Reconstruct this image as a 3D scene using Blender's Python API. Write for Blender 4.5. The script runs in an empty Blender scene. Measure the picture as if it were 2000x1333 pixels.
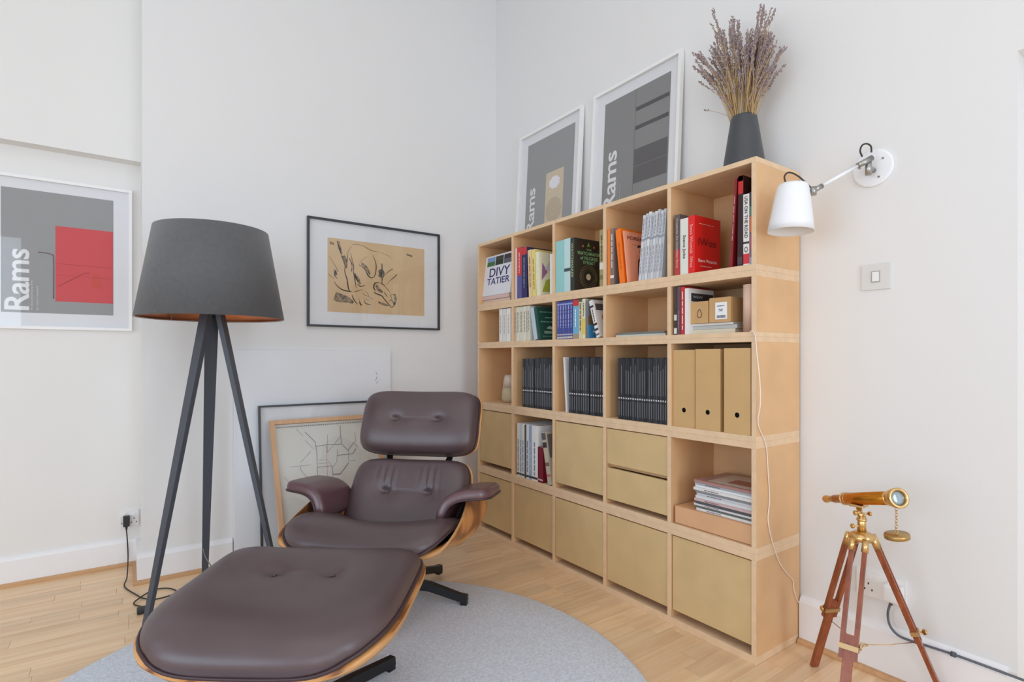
import bpy, bmesh, math, random
from mathutils import Vector, Matrix
random.seed(7)
S = bpy.context.scene
COL = S.collection
V = Vector
PI = math.pi

# ------------------------------------------------------------------ camera, world, lights, exposure
F_PX, EYE = 1065.0, 1.062
YAW = math.atan2(756, 1065)
cyaw, syaw = math.cos(YAW), math.sin(YAW)
cam = bpy.data.objects.new('camera', bpy.data.cameras.new('camera'))
COL.objects.link(cam)
cam.location = (0, 0, EYE)
cam.rotation_euler = (PI/2, 0, -YAW)
cam.data.sensor_width = 36
cam.data.lens = F_PX/2000*36
cam.data.shift_y = 30.5/2000
cam.data.clip_start = 0.02
S.camera = cam
S.view_settings.view_transform = 'Standard'
S.view_settings.look = 'None'
S.view_settings.gamma = 1
S.view_settings.use_curve_mapping = False
S.view_settings.exposure = 0.0
S.cycles.max_bounces = 12
S.cycles.diffuse_bounces = 8
S.cycles.caustics_reflective = False
S.cycles.caustics_refractive = False
S.cycles.sample_clamp_indirect = 6

w = bpy.data.worlds.new('world'); S.world = w; w.use_nodes = True
nt = w.node_tree; nt.nodes.clear()
wo = nt.nodes.new('ShaderNodeOutputWorld'); bg = nt.nodes.new('ShaderNodeBackground')
bg.inputs[0].default_value = (0.80, 0.90, 1.0, 1); bg.inputs[1].default_value = 1.0
nt.links.new(bg.outputs[0], wo.inputs[0])

def window_light(name, loc, direction, sx, sz, power, col):
    l = bpy.data.lights.new(name, 'AREA'); l.shape = 'RECTANGLE'; l.size = sx; l.size_y = sz
    l.energy = power; l.color = col
    o = bpy.data.objects.new(name, l); COL.objects.link(o); o.location = loc
    o.rotation_euler = V(direction).to_track_quat('-Z', 'Y').to_euler()
    return o
ROOM_X0, ROOM_Y0, ROOM_H = -3.3, -2.7, 3.7
WALL_B, BREAST, RECESS = 2.065, 3.10, 3.41
window_light('daylight_back', (-1.75, ROOM_Y0+0.03, 1.5), (0, 1, 0), 1.3, 2.2, 36, (0.74, 0.86, 1.0))
window_light('daylight_back_right', (0.85, ROOM_Y0+0.03, 1.5), (0, 1, 0), 1.1, 2.2, 41, (0.74, 0.86, 1.0))
window_light('daylight_side', (ROOM_X0+0.03, 0.3, 1.35), (1, 0, 0), 3.0, 1.8, 57, (0.66, 0.82, 1.0))
window_light('ceiling_bounce', (-0.6, -0.6, ROOM_H-0.05), (0, 0, -1), 4.4, 3.4, 20, (1.0, 0.91, 0.80))

# ------------------------------------------------------------------ pixel -> point on a real plane (target frame 2000x1333)
def ray(px, py):
    a = (px-1000)/F_PX
    return V((cyaw*a+syaw, -syaw*a+cyaw, (697-py)/F_PX))
ORG = V((0, 0, EYE))
def onx(px, py, x): r = ray(px, py); return ORG + r*(x/r.x)
def ony(px, py, y): r = ray(px, py); return ORG + r*(y/r.y)
def onz(px, py, z): r = ray(px, py); return ORG + r*((z-EYE)/r.z)
def onp(px, py, p0, n):
    r = ray(px, py); return ORG + r*((p0-ORG).dot(n)/r.dot(n))
def cw(X, t, z=0): return V((cyaw*X+syaw*t, -syaw*X+cyaw*t, z))

# ------------------------------------------------------------------ materials
def lin(c): return tuple(((v/255)/12.92 if v/255 <= 0.04045 else ((v/255+0.055)/1.055)**2.4) for v in c)
MATS = {}
def mat(key, rgb=(200, 200, 200), rough=0.6, metal=0.0, spec=0.5, noise=None, bump=None, alpha=None, sheen=0, coat=0, wave=None, rgb2=None, mottle=None):
    if key in MATS: return MATS[key]
    m = bpy.data.materials.new(key); m.use_nodes = True
    N = m.node_tree.nodes; L = m.node_tree.links
    b = N['Principled BSDF']
    b.inputs['Base Color'].default_value = (*lin(rgb), 1)
    b.inputs['Roughness'].default_value = rough
    b.inputs['Metallic'].default_value = metal
    b.inputs['Specular IOR Level'].default_value = spec
    if sheen: b.inputs['Sheen Weight'].default_value = sheen
    if coat: b.inputs['Coat Weight'].default_value = coat; b.inputs['Coat Roughness'].default_value = 0.15
    tc = N.new('ShaderNodeTexCoord')
    def mapping(scale):
        mp = N.new('ShaderNodeMapping'); mp.inputs['Scale'].default_value = scale
        L.new(tc.outputs['Object'], mp.inputs['Vector']); return mp
    if noise:                                   # (scale vec, amount, detail): value variation
        mp = mapping(noise[0]); n = N.new('ShaderNodeTexNoise'); n.inputs['Scale'].default_value = 1; n.inputs['Detail'].default_value = noise[2]
        L.new(mp.outputs[0], n.inputs['Vector'])
        r = N.new('ShaderNodeValToRGB'); a = noise[1]
        c1 = lin(rgb); c2 = lin(rgb2) if rgb2 else tuple(v*(1-a) for v in c1)
        r.color_ramp.elements[0].position = 0.35; r.color_ramp.elements[1].position = 0.65
        r.color_ramp.elements[0].color = (*c2, 1); r.color_ramp.elements[1].color = (*c1, 1)
        L.new(n.outputs['Fac'], r.inputs[0]); L.new(r.outputs[0], b.inputs['Base Color'])
    if bump:                                    # (scale vec, strength, distance)
        mp = mapping(bump[0]); n = N.new('ShaderNodeTexNoise'); n.inputs['Scale'].default_value = 1; n.inputs['Detail'].default_value = 4
        L.new(mp.outputs[0], n.inputs['Vector'])
        bp = N.new('ShaderNodeBump'); bp.inputs['Strength'].default_value = bump[1]; bp.inputs['Distance'].default_value = bump[2]
        L.new(n.outputs['Fac'], bp.inputs['Height']); L.new(bp.outputs[0], b.inputs['Normal'])
    if alpha is not None: b.inputs['Alpha'].default_value = alpha
    MATS[key] = m
    return m
def flat(rgb, rough=0.55, **k):
    return mat('paint_%d_%d_%d_%d' % (*rgb, int(rough*100)), rgb, rough, **k)
def glass_mat():
    if 'picture_glass' in MATS: return MATS['picture_glass']
    m = bpy.data.materials.new('picture_glass'); m.use_nodes = True
    N = m.node_tree.nodes; L = m.node_tree.links; N.clear()
    o = N.new('ShaderNodeOutputMaterial'); mx = N.new('ShaderNodeMixShader'); t = N.new('ShaderNodeBsdfTransparent'); g = N.new('ShaderNodeBsdfGlossy')
    g.inputs['Roughness'].default_value = 0.02
    ge = N.new('ShaderNodeNewGeometry'); dt = N.new('ShaderNodeVectorMath'); dt.operation = 'DOT_PRODUCT'
    L.new(ge.outputs['Normal'], dt.inputs[0]); L.new(ge.outputs['Incoming'], dt.inputs[1]); prev = dt.outputs['Value']
    for op, v in (('ABSOLUTE', None), ('SUBTRACT', 1.0), ('POWER', 5.0), ('MULTIPLY_ADD', 0.93)):     # Schlick, both sides alike
        q = N.new('ShaderNodeMath'); q.operation = op
        if op == 'SUBTRACT': q.inputs[0].default_value = v; L.new(prev, q.inputs[1])
        else:
            L.new(prev, q.inputs[0])
            if v: q.inputs[1].default_value = v
            if op == 'MULTIPLY_ADD': q.inputs[2].default_value = 0.05
        prev = q.outputs[0]
    L.new(prev, mx.inputs[0]); L.new(t.outputs[0], mx.inputs[1]); L.new(g.outputs[0], mx.inputs[2]); L.new(mx.outputs[0], o.inputs[0])
    MATS['picture_glass'] = m; return m
def smudge_mat():
    if 'charcoal_smudge' in MATS: return MATS['charcoal_smudge']
    m = bpy.data.materials.new('charcoal_smudge'); m.use_nodes = True
    N = m.node_tree.nodes; L = m.node_tree.links
    b = N['Principled BSDF']; b.inputs['Base Color'].default_value = (*lin((92, 88, 84)), 1); b.inputs['Roughness'].default_value = 0.9
    tc = N.new('ShaderNodeTexCoord'); n = N.new('ShaderNodeTexNoise'); n.inputs['Scale'].default_value = 55
    L.new(tc.outputs['Object'], n.inputs['Vector'])
    r = N.new('ShaderNodeMapRange'); r.inputs['From Min'].default_value = 0.3; r.inputs['From Max'].default_value = 0.7; r.inputs['To Min'].default_value = 0.25; r.inputs['To Max'].default_value = 0.8
    L.new(n.outputs['Fac'], r.inputs['Value']); L.new(r.outputs[0], b.inputs['Alpha'])
    MATS['charcoal_smudge'] = m; return m

WALL = mat('wall_paint', (227, 227, 227), 0.75, bump=((90, 90, 90), 0.05, 0.001))
WALLC = mat('wall_paint_recess', (229, 228, 226), 0.75, bump=((90, 90, 90), 0.05, 0.001))
GLOSSW = mat('baseboard_gloss', (236, 236, 238), 0.35)
MDF = mat('shelf_board_face', (224, 181, 134), 0.55, noise=((6, 6, 6), 0.10, 4))
MDFE = mat('shelf_board_edge', (230, 199, 163), 0.6, noise=((30, 30, 30), 0.08, 3))
DOORM = mat('box_front', (214, 184, 134), 0.6, noise=((9, 9, 9), 0.08, 5))
CARD = mat('cardboard', (200, 160, 110), 0.75, noise=((20, 20, 20), 0.06, 4))
OAK = mat('oak_trim', (205, 160, 115), 0.5, noise=((3, 60, 60), 0.15, 3))
BLACKM = mat('black_metal', (30, 31, 34), 0.4, 0.2)
LAMPLEG = mat('lamp_leg_grey', (70, 73, 82), 0.5)
CHROME = mat('chrome', (200, 200, 205), 0.15, 1.0)
STEEL = mat('brushed_nickel', (170, 170, 168), 0.32, 1.0)
BRASS = mat('brass', (222, 186, 128), 0.28, 1.0)
BRASSO = mat('brass_tube', (206, 130, 40), 0.25, 0.9, noise=((40, 40, 40), 0.15, 3))
LEATHER = mat('brown_leather', (86, 69, 72), 0.38, spec=0.7, bump=((260, 260, 260), 0.12, 0.0006), noise=((7, 7, 7), 0.12, 4))
LEATHARM = mat('wine_brown_leather', (94, 64, 70), 0.32, spec=0.8, bump=((260, 260, 260), 0.15, 0.0006))
PIPE = mat('leather_piping', (62, 42, 46), 0.4)
ASHPLY = mat('ply_edge', (205, 156, 104), 0.5, noise=((8, 8, 200), 0.2, 3))
WHITEP = mat('white_plastic', (235, 235, 235), 0.35)
WHITEM = mat('white_enamel', (236, 238, 242), 0.35)
RUBBER = mat('black_rubber', (40, 40, 42), 0.6)
PAGES = mat('page_block', (225, 215, 195), 0.85, noise=((2, 300, 2), 0.12, 2))
BLACKF = mat('black_frame', (52, 54, 58), 0.4)
WHITEF = mat('white_frame', (238, 238, 238), 0.4)
MOUNT = mat('mount_card', (226, 228, 232), 0.8)
CLOTH = mat('lampshade_velvet', (92, 93, 96), 0.85, sheen=0.25, noise=((60, 60, 60), 0.1, 4), bump=((400, 400, 400), 0.2, 0.0006))
COPPER = mat('copper_lining', (226, 150, 110), 0.28, 0.9)

def rosewood():
    m = bpy.data.materials.new('rosewood_veneer'); m.use_nodes = True
    N = m.node_tree.nodes; L = m.node_tree.links; b = N['Principled BSDF']
    tc = N.new('ShaderNodeTexCoord'); mp = N.new('ShaderNodeMapping'); mp.inputs['Scale'].default_value = (5, 16, 3)
    L.new(tc.outputs['Object'], mp.inputs[0])
    wv = N.new('ShaderNodeTexWave'); wv.inputs['Scale'].default_value = 0.55; wv.inputs['Distortion'].default_value = 3.5; wv.inputs['Detail'].default_value = 3; wv.inputs['Detail Scale'].default_value = 0.8
    L.new(mp.outputs[0], wv.inputs['Vector'])
    r = N.new('ShaderNodeValToRGB'); e = r.color_ramp.elements
    e[0].position = 0.0; e[0].color = (*lin((140, 84, 44)), 1); e[1].position = 0.22; e[1].color = (*lin((204, 138, 78)), 1)
    n = e.new(0.8); n.color = (*lin((226, 166, 104)), 1)
    L.new(wv.outputs['Fac'], r.inputs[0]); L.new(r.outputs[0], b.inputs['Base Color'])
    b.inputs['Roughness'].default_value = 0.35
    return m
ROSE = rosewood()

def woodgrain(name, dark, light, scale, rough=0.42, seams=False, tint=0.12):
    """oak: grain along object x, tone varies by object"""
    m = bpy.data.materials.new(name); m.use_nodes = True
    N = m.node_tree.nodes; L = m.node_tree.links; b = N['Principled BSDF']; b.inputs['Roughness'].default_value = rough
    tc = N.new('ShaderNodeTexCoord'); mp = N.new('ShaderNodeMapping'); mp.inputs['Scale'].default_value = scale
    oi = N.new('ShaderNodeObjectInfo'); ad = N.new('ShaderNodeVectorMath'); ad.operation = 'ADD'
    ml = N.new('ShaderNodeMath'); ml.operation = 'MULTIPLY'; ml.inputs[1].default_value = 37
    L.new(oi.outputs['Random'], ml.inputs[0]); L.new(tc.outputs['Object'], ad.inputs[0]); L.new(ml.outputs[0], ad.inputs[1])
    L.new(ad.outputs[0], mp.inputs[0])
    n = N.new('ShaderNodeTexNoise'); n.inputs['Scale'].default_value = 1; n.inputs['Detail'].default_value = 6; n.inputs['Roughness'].default_value = 0.6; n.inputs['Distortion'].default_value = 0.6
    L.new(mp.outputs[0], n.inputs['Vector'])
    r = N.new('ShaderNodeValToRGB'); e = r.color_ramp.elements
    e[0].position = 0.3; e[0].color = (*lin(dark), 1); e[1].position = 0.62; e[1].color = (*lin(light), 1)
    L.new(n.outputs['Fac'], r.inputs[0])
    mr = N.new('ShaderNodeMapRange'); mr.inputs['To Min'].default_value = 1-tint; mr.inputs['To Max'].default_value = 1+tint*0.5
    L.new(oi.outputs['Random'], mr.inputs['Value'])
    hs = N.new('ShaderNodeHueSaturation'); L.new(mr.outputs[0], hs.inputs['Value']); L.new(r.outputs[0], hs.inputs['Color'])
    L.new(hs.outputs[0], b.inputs['Base Color'])
    return m
FLOORM = woodgrain('oak_floor', (220, 180, 138), (238, 208, 170), (1.6, 30, 20), rough=0.34)
TRIPOD = woodgrain('reddish_tripod_wood', (122, 58, 32), (160, 84, 50), (60, 60, 4), 0.3)

# ------------------------------------------------------------------ mesh builder
class MB:
    def __init__(s): s.v = []; s.f = []; s.m = []; s.sm = []
    def add(s, vs, fs, mi=0, smooth=False):
        o = len(s.v); s.v += [V(p) for p in vs]
        for f in fs: s.f.append([o+i for i in f]); s.m.append(mi); s.sm.append(smooth)
        return s
    def box(s, lo, hi, mi=0, M=None, bev=0):
        lo, hi = V(lo), V(hi)
        if bev > 0:
            bm = bmesh.new(); bmesh.ops.create_cube(bm, size=1)
            for v in bm.verts: v.co = V(((lo[i]+hi[i])/2+v.co[i]*(hi[i]-lo[i]) for i in range(3)))
            bmesh.ops.bevel(bm, geom=list(bm.edges), offset=bev, segments=2, affect='EDGES', profile=0.6)
            bm.verts.index_update(); vs = [v.co.copy() for v in bm.verts]; fs = [[v.index for v in f.verts] for f in bm.faces]; bm.free()
        else:
            x0, y0, z0 = lo; x1, y1, z1 = hi
            vs = [V(p) for p in ((x0,y0,z0),(x1,y0,z0),(x1,y1,z0),(x0,y1,z0),(x0,y0,z1),(x1,y0,z1),(x1,y1,z1),(x0,y1,z1))]
            fs = [(0,3,2,1),(4,5,6,7),(0,1,5,4),(1,2,6,5),(2,3,7,6),(3,0,4,7)]
        if M: vs = [M @ p for p in vs]
        return s.add(vs, fs, mi)
    def cyl(s, a, b, r0, r1=None, seg=16, mi=0, smooth=True, caps=True):
        a, b = V(a), V(b); r1 = r0 if r1 is None else r1
        d = (b-a).normalized(); u = d.orthogonal().normalized(); w_ = d.cross(u)
        vs = []
        for p, r in ((a, r0), (b, r1)):
            for k in range(seg):
                t = 2*PI*k/seg; vs.append(p+(u*math.cos(t)+w_*math.sin(t))*r)
        fs = [(k, (k+1) % seg, seg+(k+1) % seg, seg+k) for k in range(seg)]
        s.add(vs, fs, mi, smooth)
        if caps:
            s.add(vs[:seg], [list(range(seg))[::-1]], mi); s.add(vs[seg:], [list(range(seg))], mi)
        return s
    def tube(s, pts, r, seg=8, mi=0, closed=False):
        pts = [V(p) for p in pts]; n = len(pts); rings = []; u = None
        for i, p in enumerate(pts):
            a = pts[(i-1) % n] if (closed or i > 0) else p; b = pts[(i+1) % n] if (closed or i < n-1) else p
            d = (b-a).normalized()
            u = d.orthogonal().normalized() if u is None else (u-d*u.dot(d)).normalized()
            w_ = d.cross(u); rr = r[i] if isinstance(r, (list, tuple)) else r
            rings.append([p+(u*math.cos(2*PI*k/seg)+w_*math.sin(2*PI*k/seg))*rr for k in range(seg)])
        vs = [q for R in rings for q in R]; fs = []
        for i in range(n if closed else n-1):
            j = (i+1) % n
            for k in range(seg): fs.append((i*seg+k, i*seg+(k+1) % seg, j*seg+(k+1) % seg, j*seg+k))
        if not closed: fs += [list(range(seg))[::-1], [(n-1)*seg+k for k in range(seg)]]
        return s.add(vs, fs, mi, True)
    def lathe(s, prof, M=None, seg=32, mi=0, closed=False, smooth=True):
        """prof: (r, h) list around local z"""
        n = len(prof); vs = []
        for r, h in prof:
            for k in range(seg):
                t = 2*PI*k/seg; p = V((r*math.cos(t), r*math.sin(t), h)); vs.append(M @ p if M else p)
        fs = []
        for i in range(n if closed else n-1):
            j = (i+1) % n
            for k in range(seg): fs.append((i*seg+k, i*seg+(k+1) % seg, j*seg+(k+1) % seg, j*seg+k))
        if not closed:
            if prof[0][0] > 1e-5: fs.append(list(range(seg))[::-1])
            if prof[-1][0] > 1e-5: fs.append([(n-1)*seg+k for k in range(seg)])
        return s.add(vs, fs, mi, smooth)
    def prism(s, poly, p, r, u, d, mi=0):
        """poly in (r,u) plane at p, extruded along vector d"""
        p, r, u, d = V(p), V(r), V(u), V(d); n = len(poly)
        a = [p+r*x+u*y for x, y in poly]; b = [q+d for q in a]
        fs = [list(range(n)), [n+i for i in range(n)][::-1]]+[(i, n+i, n+(i+1) % n, (i+1) % n) for i in range(n)]
        return s.add(a+b, fs, mi)
    def quad(s, a, b, c, d, mi=0): return s.add([a, b, c, d], [(0, 1, 2, 3)], mi)
    def mesh(s, name, mats, origin=None, merge=True, recalc=True):
        me = bpy.data.meshes.new(name)
        o = V(origin) if origin is not None else V((0, 0, 0))
        me.from_pydata([p-o for p in s.v], [], s.f)
        for m in (mats if isinstance(mats, (list, tuple)) else [mats]): me.materials.append(m)
        for p, mi, sm in zip(me.polygons, s.m, s.sm): p.material_index = mi; p.use_smooth = sm
        bm = bmesh.new(); bm.from_mesh(me)
        if merge: bmesh.ops.remove_doubles(bm, verts=bm.verts, dist=1e-5)
        if recalc: bmesh.ops.recalc_face_normals(bm, faces=bm.faces)
        bm.to_mesh(me); bm.free(); me.update()
        return me
    def build(s, name, mats, parent=None, origin=None, local=False, merge=True, recalc=True, **props):
        """world coordinates unless local; the child of a thing gets them relative to its thing"""
        if parent is not None and not local: org = world_loc(parent)
        else: org = V(origin) if origin is not None else V((0, 0, 0))
        if parent is None and origin is None and s.v:
            xs = [p.x for p in s.v]; ys = [p.y for p in s.v]; zs = [p.z for p in s.v]
            org = V(((min(xs)+max(xs))/2, (min(ys)+max(ys))/2, min(zs)))
        me = s.mesh(name, mats, org, merge, recalc)
        o = bpy.data.objects.new(name, me); COL.objects.link(o)
        if parent is not None: o.parent = parent
        else: o.location = org
        for k, v in props.items(): o[k] = v
        return o
def world_loc(o):
    p = V((0, 0, 0))
    while o is not None: p += o.location; o = o.parent
    return p
def thing(name, label, cat, loc=(0, 0, 0), rotz=0, group=None):
    o = bpy.data.objects.new(name, None); COL.objects.link(o); o.empty_display_size = 0.05
    o.location = loc; o.rotation_euler = (0, 0, rotz); o['label'] = label; o['category'] = cat
    if group: o['group'] = group
    return o
def struct(mb, name, m, **k): return mb.build(name, m, kind='structure', **k)
TEXTS = {}
def text_mesh(s, bold, tight=1.0):
    k = (s, bold, tight)
    if k in TEXTS: return TEXTS[k]
    cu = bpy.data.curves.new('lettering', 'FONT'); cu.body = s; cu.size = 1; cu.resolution_u = 3; cu.offset = bold
    cu.space_character = tight; cu.align_x = 'CENTER'; cu.space_line = 0.9
    ob = bpy.data.objects.new('lettering', cu); COL.objects.link(ob)
    dg = bpy.context.evaluated_depsgraph_get(); me = bpy.data.meshes.new_from_object(ob.evaluated_get(dg))
    vs = [v.co.copy() for v in me.vertices]; fs = [list(p.vertices) for p in me.polygons]
    COL.objects.unlink(ob); bpy.data.objects.remove(ob); bpy.data.curves.remove(cu); bpy.data.meshes.remove(me)
    TEXTS[k] = (vs, fs); return TEXTS[k]
def put_text(mb, s, p, r, u, w_, h, bold=0.0, mi=0, off=0.0008, tight=1.0):
    """fits the lettering into the w x h box whose lower left corner is p"""
    vs, fs = text_mesh(s, bold, tight); r = V(r).normalized(); u = V(u).normalized(); n = r.cross(u)
    x0 = min(v.x for v in vs); x1 = max(v.x for v in vs); y0 = min(v.y for v in vs); y1 = max(v.y for v in vs)
    mb.add([V(p)+r*((v.x-x0)/(x1-x0)*w_)+u*((v.y-y0)/(y1-y0)*h)+n*off for v in vs], fs, mi)
def smooth_path(pts, n=8, closed=False):
    pts = [V(p) for p in pts]; out = []; m = len(pts)
    for i in range(m if closed else m-1):
        p0 = pts[(i-1) % m] if (closed or i > 0) else pts[0]; p1 = pts[i]; p2 = pts[(i+1) % m]
        p3 = pts[(i+2) % m] if (closed or i+2 < m) else pts[-1]
        for k in range(n):
            t = k/n
            out.append(0.5*((2*p1)+(-p0+p2)*t+(2*p0-5*p1+4*p2-p3)*t*t+(-p0+3*p1-3*p2+p3)*t**3))
    if not closed: out.append(pts[-1])
    return out

# ------------------------------------------------------------------ room shell
# floor: slab, planks in view as separate boards, the rest joined
fl = MB().box((ROOM_X0, ROOM_Y0, -0.08), (WALL_B+0.3, RECESS+0.1, -0.008)).build('floor', [FLOORM], kind='structure', origin=(0, 0, 0))
rest = MB(); rng = random.Random(3)
PW = 0.068; nrow = 0; count = 0
yy = ROOM_Y0
plank_cache = {}
while yy < RECESS:
    xx = ROOM_X0 - rng.random()*0.4
    while xx < WALL_B+0.2:
        ln = rng.choice([0.30, 0.36, 0.42, 0.48, 0.54])
        x0, x1 = max(xx, ROOM_X0), min(xx+ln, WALL_B+0.25)
        y1 = min(yy+PW, RECESS+0.09)
        xc, yc = (x0+x1)/2, (yy+y1)/2
        X = cyaw*xc-syaw*yc; t = syaw*xc+cyaw*yc
        seen = t > 1.2 and -1.08*t < X < 1.08*t and (697+F_PX*EYE/t) < 1400 and not ((xc-0.515)**2+(yc-1.61)**2 < 0.80**2) and xc < 2.08
        if x1-x0 > 0.02:
            if seen and count < 298:
                key = (round(x1-x0, 3), round(y1-yy, 3))
                if key not in plank_cache:
                    L_, W_ = key
                    plank_cache[key] = MB().box((-L_/2+.0004, -W_/2+.0003, -0.008), (L_/2-.0004, W_/2-.0003, 0), bev=0).mesh('plank', [FLOORM])
                o = bpy.data.objects.new('plank', plank_cache[key]); COL.objects.link(o); o.parent = fl; o.location = (xc, yc, rng.uniform(-.0004, 0.0))
                count += 1
            else:
                rest.box((x0+.0004, yy+.0003, -0.008), (x1-.0004, y1-.0003, -0.0002))
        xx += ln
    yy += PW
rest.build('far_planks', [FLOORM], parent=fl, kind='stuff')

struct(MB().box((ROOM_X0-.15, ROOM_Y0-.15, ROOM_H), (WALL_B+.4, RECESS+.15, ROOM_H+.1)), 'ceiling', [WALL])
# right wall with the doorway at its near end (opening y<0.43, up to 1.93 m)
DY, DZ = 0.431, 1.93
m = MB().box((WALL_B, DY, 0), (WALL_B+.25, RECESS+.1, ROOM_H)).box((WALL_B, ROOM_Y0, DZ), (WALL_B+.25, DY, ROOM_H)).box((WALL_B, ROOM_Y0, 0), (WALL_B+.25, -0.55, DZ))
struct(m, 'wall_right', [WALL])
struct(MB().box((WALL_B+.2, -0.55, 0), (WALL_B+.24, DY, DZ)), 'door_1', [WHITEF])
# chimney breast
struct(MB().box((0.066, BREAST, 0), (WALL_B, RECESS+.05, ROOM_H)), 'wall_breast', [WALL])
struct(MB().box((ROOM_X0, RECESS, 0), (0.066, RECESS+.12, 2.06)).box((ROOM_X0, 3.33, 2.045), (0.066, RECESS+.12, ROOM_H)), 'wall_recess', [WALLC])
# left wall with window opening
def wall_with_hole(axis, c, thick, a0, a1, holes, name):
    mb = MB(); edges = sorted(set([a0, a1]+[h[0] for h in holes]+[h[1] for h in holes]))
    for e0, e1 in zip(edges, edges[1:]):
        hole = next((h for h in holes if h[0] <= e0+1e-6 and h[1] >= e1-1e-6), None)
        zs = [(0, ROOM_H)] if not hole else [(0, hole[2]), (hole[3], ROOM_H)]
        for z0, z1 in zs:
            if axis == 'x': mb.box((min(c, c+thick), e0, z0), (max(c, c+thick), e1, z1))
            else: mb.box((e0, min(c, c+thick), z0), (e1, max(c, c+thick), z1))
    return struct(mb, name, [WALL])
wall_with_hole('x', ROOM_X0, -0.15, ROOM_Y0, RECESS+.1, [(-1.2, 1.8, 0.45, 2.65)], 'wall_left')
wall_with_hole('y', ROOM_Y0, -0.15, ROOM_X0, WALL_B+.25, [(-2.4, -1.1, 0.4, 2.6), (0.3, 1.4, 0.4, 2.6)], 'wall_back')
def sash(name, a0, a1, z0, z1, axis, c):
    mb = MB(); fw = 0.05
    def bx(p0, p1, q0, q1):
        if axis == 'y': mb.box((p0, c-.1, q0), (p1, c-.06, q1))
        else: mb.box((c-.1, p0, q0), (c-.06, p1, q1))
    bx(a0, a0+fw, z0, z1); bx(a1-fw, a1, z0, z1); bx(a0+fw, a1-fw, z0, z0+fw); bx(a0+fw, a1-fw, z1-fw, z1); bx(a0+fw, a1-fw, (z0+z1)/2-.025, (z0+z1)/2+.025)
    bx((a0+a1)/2-.015, (a0+a1)/2+.015, z0+fw, z1-fw)
    struct(mb, name, [WHITEF])
sash('window_1', -2.4, -1.1, 0.4, 2.6, 'y', ROOM_Y0); sash('window_2', 0.3, 1.4, 0.4, 2.6, 'y', ROOM_Y0); sash('window_3', -1.2, 1.8, 0.45, 2.65, 'x', ROOM_X0)

def board(name, prof, p, along, L_, out, m):
    """profile (out, z) extruded along a wall"""
    struct(MB().prism(prof, p, out, (0, 0, 1), V(along)*L_), name, m)
BP = [(0, 0), (0.02, 0), (0.02, 0.118), (0.014, 0.128), (0.008, 0.134), (0, 0.137)]
QP = [(0.0, 0), (0.016, 0), (0.0155, 0.008), (0.010, 0.0155), (0, 0.018)]
board('baseboard_recess', BP, (ROOM_X0, RECESS, 0), (1, 0, 0), 0.066-ROOM_X0, (0, -1, 0), [GLOSSW])
board('trim_1', QP, (ROOM_X0, RECESS-.02, 0), (1, 0, 0), 0.046-ROOM_X0, (0, -1, 0), [OAK])
board('baseboard_breast', BP, (0.046, BREAST, 0), (1, 0, 0), 0.400, (0, -1, 0), [GLOSSW])
board('trim_2', QP, (0.030, BREAST-.02, 0), (1, 0, 0), 0.41, (0, -1, 0), [OAK])
struct(MB().box((0.046, BREAST, 0), (0.066, RECESS-.02, 0.132)), 'baseboard_return', [GLOSSW])
struct(MB().box((0.030, BREAST-.02, 0), (0.046, RECESS-.036, 0.017)), 'trim_3', [OAK])
board('baseboard_breast_right', BP, (1.312, BREAST, 0), (1, 0, 0), WALL_B-1.312, (0, -1, 0), [GLOSSW])
BPR = [(0, 0), (0.02, 0), (0.02, 0.150), (0.014, 0.160), (0.008, 0.168), (0, 0.172)]
board('baseboard_right', BPR, (WALL_B, DY+.02, 0), (0, 1, 0), 1.036-DY-.02, (-1, 0, 0), [GLOSSW])
board('trim_4', QP, (WALL_B-.02, DY+.02, 0), (0, 1, 0), 1.036-DY-.02, (-1, 0, 0), [OAK])
# board over the fireplace
t = thing('fireplace_board', 'white painted sheet boarding up the fireplace behind the leaning pictures', 'board', (0.874, BREAST, 0))
MB().box((0.452, 3.083, 0), (1.298, BREAST-.003, 1.098), bev=0.002).build('panel', [mat('board_paint', (228, 230, 234), 0.55)], t)
mk = MB()
for (a, b, r) in (((734, 727), (737, 733), .0022), ((736, 737), (733, 744), .0026), ((738, 745), (735, 750), .0016)):
    mk.cyl(ony(*a, 3.0825), ony(*b, 3.0825), r, r*.4, 6)
mk.build('scuff', [flat((170, 168, 165))], t)

# ------------------------------------------------------------------ bookshelf
XF, XB = 1.766, 2.056
YR, YL = 1.040, 2.852
CP = (YL-YR-0.018)/5
TK = 0.018
def div_y(i): return YR+CP*i          # right face (small y) of divider i, 0 = rightmost
ROWS = {1: (1.382, 1.733), 2: (1.148, 1.340), 3: (0.787, 1.113), 4: (0.402, 0.743), 5: (0.028, 0.358)}
BOARDS = [(0.0, 0.028), (0.358, 0.402), (0.743, 0.787), (1.113, 1.148), (1.340, 1.382), (1.733, 1.751)]
shelf = thing('bookshelf', 'large pale wooden cube bookshelf against the right wall', 'bookshelf', ((XF+XB)/2, (YR+YL)/2, 0))
for z0, z1 in BOARDS:
    mb = MB()
    if z1-z0 > 0.03 and True:
        zm = (z0+z1)/2
        mb.box((XF, YR, z0), (XB, YL, zm-.0008), 0, bev=.001); mb.box((XF+.0005, YR+.0005, zm-.0008), (XB, YL-.0005, zm+.0008)); mb.box((XF, YR, zm+.0008), (XB, YL, z1), 0, bev=.001)
    else: mb.box((XF, YR, z0), (XB, YL, z1), bev=.001)
    mb.build('shelf_board', [MDFE], shelf)
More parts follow.
